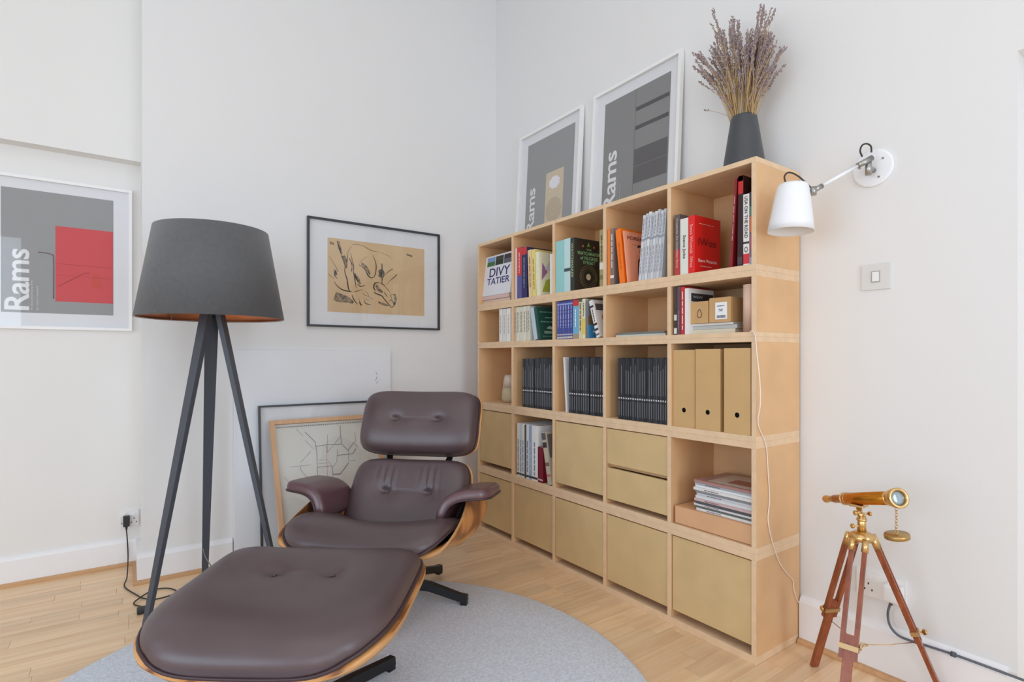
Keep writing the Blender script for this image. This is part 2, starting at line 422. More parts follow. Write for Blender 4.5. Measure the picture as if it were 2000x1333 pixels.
for r, (z0, z1) in ROWS.items():
    for i in range(6):
        y = div_y(i)
        mb = MB().box((XF+.0006, y, z0), (XB, y+TK, z1), 0)
        mb.box((XF, y+.0002, z0+.0002), (XF+.0006, y+TK-.0002, z1-.0002), 1)
        mb.build('upright', [MDF, MDFE], shelf)
    MB().box((XB-.008, YR+TK, z0), (XB-.001, YL-TK, z1)).build('back_panel', [MDF], shelf)
def cell(c):                           # c = 1 leftmost .. 5 rightmost -> inner y range (lo, hi)
    i = 5-c; return div_y(i)+TK, div_y(i+1)
def front(c, z0, z1, name, inset=0.004, dy=0.0):
    a, b = cell(c)
    x = XF+inset
    mb = MB().box((x, a+.003, z0), (x+.016, b-.003, z1), bev=.0015)
    mb.box((x+.016, a+.006, z0+.004), (XB-.03, a+.014, z1-.01)); mb.box((x+.016, b-.014, z0+.004), (XB-.03, b-.006, z1-.01)); mb.box((x+.016, a+.014, z0+.004), (XB-.03, b-.014, z0+.012))
    mb.build(name, [DOORM], shelf)
for c in (1, 3): front(c, 0.430, 0.738, 'door')
for c in (1, 2, 3, 4, 5): front(c, 0.059, 0.352, 'door', inset=0.003+0.002*(c % 3))
front(4, 0.582, 0.739, 'drawer'); front(4, 0.424, 0.563, 'drawer')
struct_gap = MB().box((XF+.03, cell(4)[0], .565), (XF+.05, cell(4)[1], .580)); struct_gap.build('divider_rail', [MDF], shelf)

# ------------------------------------------------------------------ books
READABLE = {'Steve Jobs', 'iWoz', 'Steve Wozniak', 'Steve Wozniak  iWoz', 'USA ON THE ROAD', 'O', 'Creativity the Unwritten Story', 'FORECAST', 'WATCHMAKER', 'THE', 'of FILIGREE', 'STREET', 'NEW', 'DIVY', 'TATIER', 'TW'}
def put_words(mb, s, p, r, u, w_, h, bold=0.0, off=0.0008):
    """legible lettering, or for print too small to read a broken line of word-length bars"""
    if s in READABLE: return put_text(mb, s, p, r, u, w_, h, bold, off=off)
    r = V(r).normalized(); u = V(u).normalized(); n = r.cross(u); rg_ = random.Random(s); x = 0; h2 = h*.45; p = V(p)+u*(h*.27)
    while x < w_*.97:
        l = min(w_-x, max(h2*1.2, w_*rg_.uniform(.10, .24)))
        mb.add([p+r*x+n*off, p+r*(x+l)+n*off, p+r*(x+l)+u*h2+n*off, p+r*x+u*h2+n*off], [(0, 1, 2, 3)]); x += l+w_*.035
def fit(ya, yb, lean=0.0):
    """keeps a piece between the two uprights of the cell it stands in"""
    c = (ya+yb)/2
    for k in range(1, 6):
        lo, hi = cell(k)
        if lo-.02 <= c <= hi+.02:
            lo += .001; hi -= .001
            if yb > hi: yb = hi; ya = min(ya, hi-.004)
            if ya < lo: ya = lo; yb = max(yb, lo+.004)
            break
    return ya, yb
def book(px0, px1, pyt, row, label, col, set_=0.006, depth=0.15, lean=0.0, hz=None, spine=None, cover=None, cat='book', name='book', group=None, pages=True, z0=None, hard=True, y0y1=None, grp=None):
    """px0..px1: the spine across the picture at its foot; pyt: its top; lean: metres the head leans to the viewer's right (negative y)"""
    x = XF+set_
    zb = z0 if z0 is not None else ROWS[row][0]
    if y0y1: ya, yb = y0y1
    else: yb, ya = onx(px0, 600, x).y, onx(px1, 600, x).y
    ya, yb = fit(ya, yb)
    h = hz if hz else onx(px0, pyt, x).z-zb
    h = min(h, ROWS[row][1]-zb-.004)
    th = yb-ya-0.0006
    root = thing(name, label, cat, (x, (ya+yb)/2, zb+.0003), 0, group)
    ang = math.asin(max(-.9, min(.9, lean/h))) if lean else 0
    root.rotation_euler = (ang, 0, 0)     # +x rotation tips the head towards -y
    if ang: root.location.z += abs(math.sin(ang))*th/2
    mcov = flat(col, 0.4)
    b = min(.003, th*.2) if hard else min(.0012, th*.2)
    mb = MB()
    mb.box((0, -th/2, 0), (depth, -th/2+b, h)); mb.box((0, th/2-b, 0), (depth, th/2, h)); mb.box((0, -th/2+b, 0), (b, th/2-b, h))
    mb.build('cover', [mcov], root, local=True)
    if pages: MB().box((b, -th/2+b, .003), (depth-.004, th/2-b, h-.003)).build('pages', [PAGES], root, local=True)
    # spine decoration: list of (kind, z frac0, z frac1, colour[, text])
    if spine:
        groups = {}
        for it in spine:
            kind, f0, f1, c = it[:4]
            mb = groups.setdefault((kind, c), MB())
            if kind == 'band': mb.box((-.0006, -th/2+.0002, f0*h), (.0002, th/2-.0002, f1*h))
            else:
                tw = (f1-f0)*h; ht = min(th*.62, 0.016)
                if len(it) > 5: ht = th*it[5]
                put_words(mb, it[4], V((-.0008, ht/2, f1*h)), (0, 0, -1), (0, -1, 0), tw, ht, 0.01)
        for (kind, c), mb in groups.items(): mb.build('spine_lettering' if kind == 'text' else 'spine_band', [flat(c, .5)], root, local=True)
    if cover:   # on the face turned to the viewer's right (-y): (kind, x0, x1, z0, z1, colour[, text]) in fractions
        groups = {}
        for it in cover:
            kind, a0, a1, f0, f1, c = it[:6]
            mb = groups.setdefault((kind, c), MB()); y = -th/2
            if kind == 'patch': mb.box((a0*depth, y-.0004, f0*h), (a1*depth, y+.0002, f1*h))
            elif kind == 'ring':
                cx, cz, rr = (a0+a1)/2*depth, (f0+f1)/2*h, (f1-f0)/2*h
                mb.tube([(cx+rr*math.cos(k*PI/12), y-.0003, cz+rr*math.sin(k*PI/12)) for k in range(24)], .0007, 4, closed=True)
            elif kind == 'disc':
                cx, cz, rr = (a0+a1)/2*depth, (f0+f1)/2*h, (f1-f0)/2*h
                mb.cyl((cx, y+.0002, cz), (cx, y-.0005, cz), rr, seg=20)
            elif kind == 'poly': mb.prism([(p[0]*depth, p[1]*h) for p in it[6]], (0, y-.0006, 0), (1, 0, 0), (0, 0, 1), (0, .0007, 0))
            else: put_words(mb, it[6], V((a0*depth, y-.0006, f0*h)), (1, 0, 0), (0, 0, 1), (a1-a0)*depth, (f1-f0)*h, 0.015)
        for (kind, c), mb in groups.items(): mb.build({'text': 'cover_lettering'}.get(kind, 'cover_picture'), [flat(c, .5)], root, local=True)
    return root
W_, K_, R_ = (232, 232, 228), (40, 38, 40), (205, 40, 38)
# --- top row, leftmost cell: cover turned to the room, on two lying books
ORD = ['first', 'second', 'third', 'fourth', 'fifth', 'sixth', 'seventh', 'eighth', 'ninth', 'tenth', 'eleventh', 'twelfth', 'thirteenth', 'fourteenth', 'fifteenth', 'sixteenth', 'seventeenth', 'eighteenth', 'nineteenth', 'twentieth', 'twenty-first', 'twenty-second']
def lying(pxl, pxr, zb, zt, x0, depth, label, col, pages=True, name='book', cat='book', group=None, rot=0, text=None, tcol=(60, 60, 60)):
    yb, ya = onx(pxl, 600, x0).y, onx(pxr, 600, x0).y; ya, yb = fit(ya, yb); ln = yb-ya
    root = thing(name, label, cat, (x0, (ya+yb)/2, zb+.0002), rot, group); h = zt-zb-.0004; b = min(.002, h*.2)
    mb = MB().box((0, -ln/2, 0), (depth, ln/2, b)).box((0, -ln/2, h-b), (depth, ln/2, h)).box((0, -ln/2, b), (b, ln/2, h-b))
    mb.build('cover', [flat(col, .45)], root, local=True)
    if pages: MB().box((b, -ln/2+.003, b), (depth-.003, ln/2-.003, h-b)).build('pages', [PAGES], root, local=True)
    if text:
        mb = MB(); hh = h*.6; put_words(mb, text, V((-.0002, ln*.38, h*.2)), (0, -1, 0), (0, 0, 1), ln*.7, hh, .01); mb.build('title', [flat(tcol)], root, local=True)
    return root
z1 = ROWS[1][0]
lying(944, 996, z1, z1+.022, XF+.03, .20, 'lower cream paperback lying flat beneath the facing-out travel book', (226, 205, 190))
lying(940, 994, z1+.0225, z1+.045, XF+.02, .20, 'upper pink-cream paperback lying flat beneath the facing-out travel book', (214, 184, 180))
g = thing('travel_book', 'white book with landscape photographs and navy lettering facing out, top left cell', 'book', (XF+.02, 2.72, z1+.046))
ya, yb = onx(941, 500, XF+.02).y, onx(996, 500, XF+.02).y; ya = min(ya, cell(1)[1]-.002); yb = max(yb, cell(1)[0]+.002)
ch = 0.245; Mx = Matrix.Translation((XF+.02, 0, z1+.046)) @ Matrix.Rotation(math.radians(7), 4, 'Y')
def P_(x, y, z): return Mx @ V((x, y, z))
mb = MB().box((0, yb, 0), (.02, ya, ch), M=Mx); mb.build('cover', [flat((222, 224, 232), .35)], g)
for (f0, f1, cs) in ((.08, .36, ((120, 160, 205), (60, 110, 60))), (.38, .66, ((60, 62, 50), (40, 50, 38))), (.68, .97, ((50, 48, 60), (90, 95, 105)))):
    for q, (q0, q1) in enumerate(((.85, .96), (.74, .85))):
        mb = MB().box((-.0006, ya+(yb-ya)*f1, ch*q0), (.0002, ya+(yb-ya)*f0, ch*q1), M=Mx); mb.build('cover_picture', [flat(cs[q])], g)
mb = MB(); put_text(mb, 'DIVY', P_(0, ya+(yb-ya)*.20, ch*.46), (0, -1, 0), P_(0, 0, 1)-P_(0, 0, 0), (ya-yb)*.72, ch*.22, .012)
put_text(mb, 'TATIER', P_(0, ya+(yb-ya)*.14, ch*.27), (0, -1, 0), P_(0, 0, 1)-P_(0, 0, 0), (ya-yb)*.80, ch*.16, .012)
mb.build('cover_lettering', [flat((45, 45, 110))], g)
# --- top row, second cell
book(1006, 1010, 486, 1, 'thin pale pink book beside the divider, second cell of the top row', (226, 205, 205), depth=.17)
book(1010, 1019, 485, 1, 'red-topped book with a blue lower spine, second cell of the top row', (90, 90, 150), depth=.17, spine=[('band', .45, 1, (205, 60, 60)), ('text', .5, .9, (235, 200, 190), 'TURN THE SHIP')])
book(1019, 1029, 485, 1, 'navy book with a red head, right of the red-topped book', (45, 48, 95), depth=.18, spine=[('band', .86, 1, (200, 50, 55)), ('text', .2, .8, (150, 150, 190), 'A HISTORY OF IDEAS')])
book(1033, 1040, 489, 1, 'cream book leaning slightly beside the navy book', (228, 205, 160), depth=.16, lean=-.012, spine=[('text', .2, .85, (190, 120, 60), 'THE ART OF TRAVEL')])
book(1040.5, 1047, 488, 1, 'pale yellow paperback, second cell of the top row', (232, 215, 130), depth=.16, lean=-.012, spine=[('text', .15, .8, (180, 140, 60), 'SMALL THINGS')])
book(1048, 1055, 493, 1, 'white book with a lime and mauve geometric cover, second cell of the top row', (232, 230, 200), depth=.14, lean=-.012,
     cover=[('poly', 0, 0, 0, 0, (170, 180, 60), [(.1, .08), (.9, .12), (.9, .5), (.3, .35)]), ('poly', 0, 0, 0, 0, (160, 110, 150), [(.1, .35), (.4, .55), (.15, .75)]), ('poly', 0, 0, 0, 0, (205, 205, 215), [(.25, .6), (.9, .55), (.9, .85), (.5, .8)])])
book(1074, 1079, 497, 1, 'thin white book against the divider, second cell of the top row', (230, 226, 222), depth=.14)
# --- top row, third cell
book(1085, 1102, 473, 1, 'thick pale teal hardback, third cell of the top row', (150, 205, 205), depth=.17)
book(1102, 1114, 468, 1, 'pale aqua hardback with a small dark emblem, third cell of the top row', (190, 220, 224), depth=.17, spine=[('band', .38, .44, (60, 80, 90))])
book(1114, 1122, 466, 1, 'dark green novel with gold circles on its cover, third cell of the top row', (48, 52, 42), depth=.185, hard=True,
     spine=[('text', .25, .9, (180, 190, 140), 'WATCHMAKER')],
     cover=[('patch', .02, .98, .02, .98, (52, 46, 38)), ('text', .42, .60, .78, .815, (150, 205, 150), 'THE'), ('text', .10, .92, .69, .755, (150, 205, 150), 'WATCHMAKER'), ('text', .2, .84, .60, .665, (150, 205, 150), 'of FILIGREE'), ('text', .3, .74, .52, .58, (150, 205, 150), 'STREET'),
            ('ring', .3, .7, .06, .50, (190, 165, 110)), ('ring', .3, .7, .10, .46, (190, 165, 110)), ('ring', .3, .7, .14, .42, (120, 130, 80)), ('disc', .3, .7, .22, .34, (225, 205, 170)), ('disc', .25, .35, .84, .88, (220, 120, 90)), ('disc', .65, .75, .84, .88, (220, 120, 90)), ('poly', 0, 0, 0, 0, (110, 160, 60), [(.44, .86), (.5, .95), (.56, .86)])])
book(1171, 1180, 450, 1, 'olive patterned book against the divider, third cell of the top row', (165, 150, 105), depth=.15,
     spine=[('band', .72, .8, (190, 175, 130)), ('band', .3, .42, (225, 222, 210)), ('band', .12, .2, (120, 120, 70)), ('text', .45, .9, (95, 90, 60), 'ORCHARD')])
# --- top row, fourth cell
book(1187, 1192, 448, 1, 'thin orange book at the left end of the fourth cell, top row', (235, 130, 50), depth=.16)
book(1192, 1199, 448, 1, 'grey-brown book with a white emblem between orange books, top row', (130, 115, 110), depth=.16, spine=[('text', .3, .9, (225, 215, 205), 'FIELD NOTES'), ('band', .12, .17, (235, 230, 225))])
book(1210.5, 1220.5, 447, 1, 'bright orange paperback leaning left beside the salmon cover', (248, 122, 20), depth=.15, lean=-.027, hard=False, spine=[('text', .25, .75, (225, 100, 20), 'THE LONG VIEW')])
book(1225, 1228, 449, 1, 'salmon magazine with a line drawing of a man, leaning left in the top row', (240, 160, 128), depth=.20, lean=-.027, hard=False, cat='magazine', name='magazine',
     cover=[('text', .08, .88, .84, .91, (110, 60, 45), 'FORECAST'), ('disc', .36, .56, .62, .76, (35, 30, 32)), ('poly', 0, 0, 0, 0, (240, 172, 142), [(.37, .69), (.40, .57), (.46, .52), (.54, .56), (.56, .69), (.47, .72)]), ('poly', 0, 0, 0, 0, (60, 35, 30), [(.41, .62), (.50, .63), (.50, .64), (.41, .63)]),
            ('poly', 0, 0, 0, 0, (60, 35, 30), [(.32, .14), (.35, .14), (.39, .42), (.46, .49), (.45, .51), (.36, .44)]), ('poly', 0, 0, 0, 0, (60, 35, 30), [(.44, .14), (.46, .14), (.48, .34), (.56, .42), (.55, .44), (.46, .36)]),
            ('text', .2, .5, .74, .755, (150, 80, 60), 'issue one'), ('text', .35, .85, .2, .22, (150, 80, 60), 'a quarterly look ahead')])
zc = [(214, 216, 222), (200, 203, 210), (220, 220, 222), (192, 198, 208), (214, 215, 217), (196, 198, 205), (208, 210, 214), (184, 190, 198)]

for k in range(8):
    a = 1247+k*5.7
    book(a, a+5.1, 0, 1, '%s from the left of the pale grey-blue magazines leaning in the top row' % ORD[k], zc[k], depth=.22, lean=.026, hz=.272+.004*(k % 3), hard=False, cat='magazine', name='magazine', group='pale magazines leaning in the top row',
         spine=[('band', .60, .64, (150, 156, 168)), ('text', .66, .95, (130, 136, 150), 'QUARTERLY'), ('text', .1, .5, (150, 154, 165), 'ISSUE No.')])
# --- top row, rightmost cell
book(1317.5, 1328, 421, 1, 'brown-grey book with a red lower spine, left end of the top right cell', (98, 86, 86), depth=.17, spine=[('band', 0, .42, (190, 60, 60)), ('text', .12, .93, (225, 205, 200), 'Creativity the Unwritten Story', .4)])
book(1328.5, 1344, 429, 1, 'white biography with small black lettering, left of the red book', (226, 224, 216), depth=.17, spine=[('text', .28, .70, (70, 70, 70), 'Steve Jobs', .45)])
book(1344.5, 1357, 423, 1, 'bright red hardback with its front cover showing, top right cell', (222, 32, 28), depth=.165,
     spine=[('text', .1, .85, (240, 170, 160), 'Steve Wozniak  iWoz', .5)],
     cover=[('text', .12, .82, .49, .62, (120, 25, 28), 'iWoz'), ('text', .12, .86, .20, .255, (245, 230, 225), 'Steve Wozniak'), ('text', .15, .75, .86, .875, (245, 225, 220), 'Computer geek to cult icon'), ('text', .2, .65, .12, .14, (245, 225, 220), 'with Gina Smith')])
book(1425, 1430, 0, 1, 'dark red hardback leaning to the right in the top right cell', (132, 26, 34), depth=.17, lean=.020, hz=.315, spine=[('text', .3, .8, (200, 150, 150), 'NEW YORK')])
book(1440, 1450, 0, 1, 'black book with red trim leaning against the white road book', (52, 24, 30), depth=.18, lean=.004, hz=.318, spine=[('band', .8, 1, (190, 40, 36)), ('band', .94, 1, (240, 150, 40)), ('band', .02, .1, (70, 60, 66))])
book(1451.5, 1463.5, 381, 1, 'white road-trip book with black capitals and a red foot, top right cell', (228, 226, 222), depth=.19,
     spine=[('text', .38, .97, (60, 60, 64), 'USA ON THE ROAD', .55), ('band', .30, .33, (60, 60, 64)), ('band', .02, .16, (205, 50, 60)), ('text', .18, .26, (90, 90, 90), 'O', .6)])
book(1464, 1469, 376, 1, 'multicoloured guidebook against the right side of the top right cell', (120, 100, 120), depth=.19,
     spine=[('band', .8, 1, (60, 60, 80)), ('band', .68, .8, (80, 130, 110)), ('band', .45, .66, (205, 110, 70)), ('band', .2, .4, (165, 90, 110)), ('band', .0, .1, (160, 160, 180))])
# --- second row
for k, (a, b_, c_) in enumerate(((975, 981, (232, 230, 226)), (981.5, 989, (222, 220, 218)), (989.5, 997, (234, 232, 228)))):
    book(a, b_, 597+k % 2, 2, ('left', 'middle', 'right')[k]+' one of the three white books in the left cell of the second row', c_, depth=.14, spine=[('text', .2, .8, (190, 185, 180), 'ESSAYS')])
cream = [(205, 180, 160), (226, 222, 204), (218, 218, 200), (230, 224, 208), (214, 212, 194), (224, 220, 205)]
cl = ['brown-edged slim book', 'cream book with grey lettering', 'pale sage book', 'ivory book', 'slim grey-cream book', 'cream book against the pale blue one']
for k, (a, b_) in enumerate(((1004.5, 1008), (1008.5, 1015), (1015.5, 1021), (1021.5, 1027), (1027.5, 1031), (1031.5, 1034.5))):
    book(a, b_, 594-k % 3*1.5, 2, cl[k]+', second cell of the second row', cream[k], depth=.14, spine=[('text', .25, .85, (150, 145, 125), ('POEMS', 'COLLECTED WORKS', 'LETTERS', 'STORIES', 'NOTES', 'JOURNAL')[k])])
book(1043, 1050, 587, 2, 'pale blue book leaning left against the cream books, second row', (188, 204, 216), depth=.15, lean=-.036, hz=.176)
book(1051, 1056, 588, 2, 'dark green book with its cover showing, leaning left in the second row', (32, 78, 70), depth=.16, lean=-.036, hz=.178,
     cover=[('text', .1, .9, .80, .88, (110, 160, 148), 'THE TRAVELLER'), ('text', .3, .7, .64, .70, (150, 190, 175), 'guide to'), ('text', .1, .9, .50, .58, (120, 168, 155), 'COUNTRYSIDE'), ('poly', 0, 0, 0, 0, (180, 195, 175), [(.3, .34), (.45, .42), (.7, .36), (.6, .3)]), ('patch', .2, .8, .18, .26, (140, 170, 150)), ('patch', .1, .9, .08, .11, (90, 130, 115))])
for k in range(6):
    a = 1088+k*5.1
    book(a, a+4.9, 585, 2, '%s from the left of the matching blue-violet books in the second row' % ORD[k], ((74, 84, 160), (66, 78, 150))[k % 2], depth=.13, group='blue-violet set in the second row', spine=[('text', .3, .88, (190, 195, 230), 'ATLAS'), ('band', .9, .94, (160, 170, 220)), ('band', .02, .07, (200, 195, 190)), ('band', .1, .14, (180, 175, 180))])
book(1119, 1130, 583, 2, 'sky blue book with a red top corner, third cell of the second row', (116, 178, 214), depth=.14, spine=[('band', .84, 1, (200, 60, 60)), ('band', .0, .12, (170, 150, 130)), ('text', .3, .75, (240, 240, 240), 'COAST')])
book(1130.5, 1137, 579, 2, 'cream book with brown lettering, right of the sky blue book', (224, 210, 165), depth=.14, spine=[('text', .2, .9, (110, 90, 60), 'WALKING TOURS'), ('band', .93, 1, (90, 90, 90))])
book(1137.5, 1143, 579, 2, 'white and yellow striped book, third cell of the second row', (232, 228, 200), depth=.14, spine=[('band', .1, .5, (225, 205, 90)), ('text', .55, .9, (90, 110, 120), 'MENU')])
book(1144, 1149, 579, 2, 'book with a blue foot and dark picture cover leaning in the second row', (120, 120, 125), depth=.15, hz=.178, cover=[('patch', 0, 1, 0, .35, (60, 140, 190)), ('patch', 0, 1, .36, .6, (110, 90, 60)), ('text', .2, .9, .12, .24, (215, 230, 240), 'SEA')])
book(1165, 1172, 578, 2, 'white dotted book leaning left across the blue picture cover, second row', (232, 230, 228), depth=.12, lean=-.052, hz=.180, spine=[('band', .80, .86, (60, 60, 70)), ('band', .32, .38, (80, 40, 40)), ('band', .18, .24, (60, 60, 60)), ('band', .05, .10, (120, 110, 110)), ('text', .42, .76, (130, 100, 100), 'OFF MAP')],
     cover=[('disc', .3, .8, .35, .65, (200, 100, 50)), ('patch', .1, .9, .72, .9, (90, 85, 90))])
lying(1203, 1300, ROWS[2][0], ROWS[2][0]+.010, XF+.03, .2, 'thin grey-green book lying flat at the bottom, fourth cell of the second row', (206, 208, 196))
lying(1206, 1298, ROWS[2][0]+.0105, ROWS[2][0]+.021, XF+.05, .18, 'thin slate book lying on the grey-green one, fourth cell of the second row', (120, 126, 126))
book(1316.5, 1322, 550, 2, 'dark brown slim book at the left end of the box cell, second row', (72, 56, 58), depth=.2, spine=[('band', .02, .14, (225, 222, 218)), ('band', .3, .42, (215, 212, 208))])
book(1322.5, 1329.5, 550, 2, 'tall maroon-grey book beside the red one, box cell of the second row', (96, 78, 84), depth=.2, spine=[('text', .1, .5, (150, 120, 125), 'ARCHITECTURE')])
book(1330, 1337, 561, 2, 'red book with white lettering, box cell of the second row', (205, 44, 48), depth=.16, spine=[('text', .1, .9, (240, 215, 210), 'DESIGN')])
book(1337.5, 1345, 564, 2, 'white book with a black block on its cover, behind the cardboard boxes', (228, 228, 226), depth=.16, cover=[('patch', .1, .98, .72, .9, (50, 50, 54)), ('text', .18, .55, .79, .85, (170, 170, 170), 'NEW')])
# flat books under the cardboard boxes
zb = ROWS[2][0]
lying(1349, 1436, zb, zb+.017, XF+.03, .2, 'thick cream book lying at the bottom under the cardboard boxes', (216, 208, 186))
lying(1352, 1440, zb+.0175, zb+.031, XF+.035, .2, 'light grey book lying between the cream and white ones under the boxes', (190, 194, 192))
lying(1352, 1432, zb+.0315, zb+.040, XF+.03, .2, 'thin white book lying on top, directly under the cardboard boxes', (228, 230, 230))
def carton(pxl, pxr, zb, zt, x0, depth, label, mark):
    yb, ya = onx(pxl, 600, x0).y, onx(pxr, 600, x0).y
    root = thing('cardboard_box', label, 'box', (x0, (ya+yb)/2, zb)); ln = yb-ya; h = zt-zb
    mb = MB().box((0, -ln/2, 0), (depth, ln/2, h*.97), bev=.001)
    mb.build('body', [CARD], root, local=True)
    MB().box((0.001, -ln/2+.001, h*.965), (depth/2-.001, ln/2-.001, h)).box((depth/2+.001, -ln/2+.001, h*.965), (depth-.001, ln/2-.001, h)).build('flap', [CARD], root, local=True)
    if mark == 'drop':
        mb = MB(); c = V((-.0005, -.002, h*.45))
        mb.tube([c+V((0, .009*math.sin(a)*(1-.45*math.cos(a)), .016*math.cos(a))) for a in [k*PI/8 for k in range(16)]], .0011, 5, closed=True)
        mb.build('droplet_mark', [RUBBER], root, local=True)
    else:
        MB().box((-.0008, -.03, h*.12), (.0002, .018, h*.80)).build('shipping_label', [flat((236, 236, 236))], root, local=True)
        mb = MB()
        for k in range(12): mb.box((-.0012, -.024+k*.003, h*.17), (-.0004, -.024+k*.003+.0014+.0008*(k % 2), h*.28))
        put_text(mb, 'TW', V((-.0006, .004, h*.42)), (0, -1, 0), (0, 0, 1), .018, h*.12, .02)
        put_words(mb, 'priority', V((-.0006, .010, h*.62)), (0, -1, 0), (0, 0, 1), .030, h*.07, .0)
        mb.build('label_print', [flat((70, 75, 90))], root, local=True)
carton(1348, 1383, zb+.0405, zb+.124, XF+.018, .14, 'left brown cardboard box with a black droplet mark', 'drop')
carton(1385, 1427, zb+.0405, zb+.132, XF+.018, .13, 'right brown cardboard box with a white shipping label', 'label')
c0 = onx(1461, 647, XF+.02)
t = thing('cardboard_tube', 'pale pinkish cardboard tube standing at the right of the boxes', 'tube', (XF+.034, c0.y, ROWS[2][0]))
Mt = Matrix.Translation((XF+.034, c0.y, ROWS[2][0]))
MB().lathe([(.0235, .001), (.0235, .168), (.0215, .168), (.0215, .003)], Mt, 24, closed=True).build('tube_wall', [mat('tube_card', (222, 188, 168), .6)], t)
MB().lathe([(.0, .162), (.0215, .162), (.0215, .166), (0, .166)], Mt, 24).build('end_cap', [flat((205, 160, 130))], t)
# --- third row
yv = onx(996, 760, XF+.13).y
t = thing('ceramic_vase', 'small cream ceramic vase half hidden in the left cell, third row', 'vase', (XF+.13, yv, ROWS[3][0]))
Mt = Matrix.Translation((XF+.13, yv, ROWS[3][0]))
MB().lathe([(0, .001), (.045, .001), (.052, .02), (.05, .05), (.044, .09)], Mt, 28).build('lower_body', [flat((196, 184, 150), .4)], t)
MB().lathe([(.0445, .09), (.038, .14), (.030, .165), (.026, .165), (.030, .14), (.036, .095)], Mt, 28).build('upper_body', [flat((214, 196, 180), .35)], t)
MAGB = [flat((44, 45, 50), .38), flat((60, 61, 66), .38), flat((210, 210, 210), .5), flat((110, 112, 118), .5)]
def black_set(px0, px1, n, zh, where, seed, stepgap=None):
    rg = random.Random(seed); wpx = (px1-px0)/n; pass
    for k in range(n):
        a = px0+k*wpx; x = XF+.012+rg.uniform(-.002, .003)
        yb, ya = onx(a, 600, x).y, onx(a+wpx, 600, x).y; ya, yb = fit(ya, yb); th = yb-ya-.0014; h = zh+rg.uniform(-.002, .002); z0 = ROWS[3][0]
        mb = MB(); sh = rg.choice([0, 1, 0])
        mb.box((x, ya+.0004, z0+.0002), (x+.21, ya+.0004+th, z0+h), sh, bev=0)
        mb.box((x-.0005, ya+.001+th*.15, z0+h*.335), (x+.0001, ya+.0004+th*.8, z0+h*.36), 2)
        if k % 2 or rg.random() < .6: mb.box((x-.0004, ya+.0004+th*.35, z0+h*.42), (x+.0001, ya+.0004+th*.7, z0+h*rg.uniform(.75, .9)), 3)
        mb.box((x-.0004, ya+.0004+th*.35, z0+h*.06), (x+.0001, ya+.0004+th*.7, z0+h*.30), 3)
        o = mb.build('magazine', MAGB, origin=(x, (ya+yb)/2, z0)); o['label'] = '%s black magazine from the left, %s' % (ORD[k], where); o['category'] = 'magazine'; o['group'] = 'black magazines, %s' % where
black_set(1020.5, 1042, 6, .262, 'left block in the second cell of the third row', 1); black_set(1044, 1079, 10, .266, 'right block in the second cell of the third row', 2)
black_set(1111, 1151, 9, .272, 'left block in the third cell of the third row', 3); black_set(1152.5, 1179.5, 6, .272, 'right block in the third cell of the third row', 4)
black_set(1207, 1306.5, 22, .268, 'fourth cell of the third row', 5)
book(1105, 1108, 706, 3, 'white folder leaning left of the black magazines, third cell of the third row', (228, 228, 230), set_=.012, depth=.22, lean=-.02, hz=.272, hard=False, pages=False, name='folder', cat='folder')
def magfile(pxl, pxr, zt, label, dx):
    x0 = XF+dx; yb, ya = onx(pxl, 700, x0).y, onx(pxr, 700, x0).y; ya, yb = fit(ya, yb); ln = yb-ya; z0 = ROWS[3][0]; h = zt-z0
    root = thing('magazine_file', label, 'magazine file', (x0, (ya+yb)/2, z0+.0003), 0)
    body = mat('file_card', (205, 168, 116), .7, noise=((12, 12, 12), .05, 4)); t_ = .003; D = .25
    # front face with a round finger hole
    seg = 24; hz_ = h*.22; rr = .0095; mb = MB()
    outer = [(-ln/2, 0), (ln/2, 0), (ln/2, h), (-ln/2, h)]
    ring = [(rr*math.cos(2*PI*k/seg), hz_+rr*math.sin(2*PI*k/seg)) for k in range(seg)]
    def sq(k):
        a = 2*PI*k/seg; c_, s_ = math.cos(a), math.sin(a); q = min((ln/2)/abs(c_) if abs(c_) > 1e-6 else 9, ((h-hz_) if s_ > 0 else hz_)/abs(s_) if abs(s_) > 1e-6 else 9); return (q*c_, hz_+q*s_)
    sqr = [sq(k) for k in range(seg)]
    corner = {}
    vs = [V((0, y, z)) for y, z in ring]+[V((0, y, z)) for y, z in sqr]
    fs = [(k, (k+1) % seg, seg+(k+1) % seg, seg+k) for k in range(seg)]
    mb.add(vs, fs)
    for cy, cz in outer:     # fill the corners
        i = min(range(seg), key=lambda k: (sqr[k][0]-cy)**2+(sqr[k][1]-cz)**2)
        for a_, b_ in ((i-1, i), (i, i+1)):
            pa, pb = sqr[a_ % seg], sqr[b_ % seg]
            if abs(pa[0]-pb[0]) > 1e-6 and abs(pa[1]-pb[1]) > 1e-6: mb.add([V((0, *pa)), V((0, *pb)), V((0, cy, cz))], [(0, 1, 2)])
    for k in range(seg):
        a_, b_ = ring[k], ring[(k+1) % seg]; mb.add([V((0, *a_)), V((0, *b_)), V((t_, *b_)), V((t_, *a_))], [(0, 1, 2, 3)])
    mb.box((.0005, -ln/2, 0), (D, -ln/2+t_, h*.995)); mb.box((.0005, ln/2-t_, 0), (D, ln/2, h*.995)); mb.box((.0005, -ln/2+t_, 0), (D, ln/2-t_, t_)); mb.box((D-t_, -ln/2+t_, t_), (D, ln/2-t_, h*.5))
    mb.build('file_body', [body], root, local=True)
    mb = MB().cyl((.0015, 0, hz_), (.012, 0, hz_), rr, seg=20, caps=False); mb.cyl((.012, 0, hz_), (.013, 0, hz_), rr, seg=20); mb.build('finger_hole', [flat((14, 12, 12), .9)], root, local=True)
magfile(1315, 1357, 1.088, 'left of the three cardboard magazine files with a finger hole', .010)
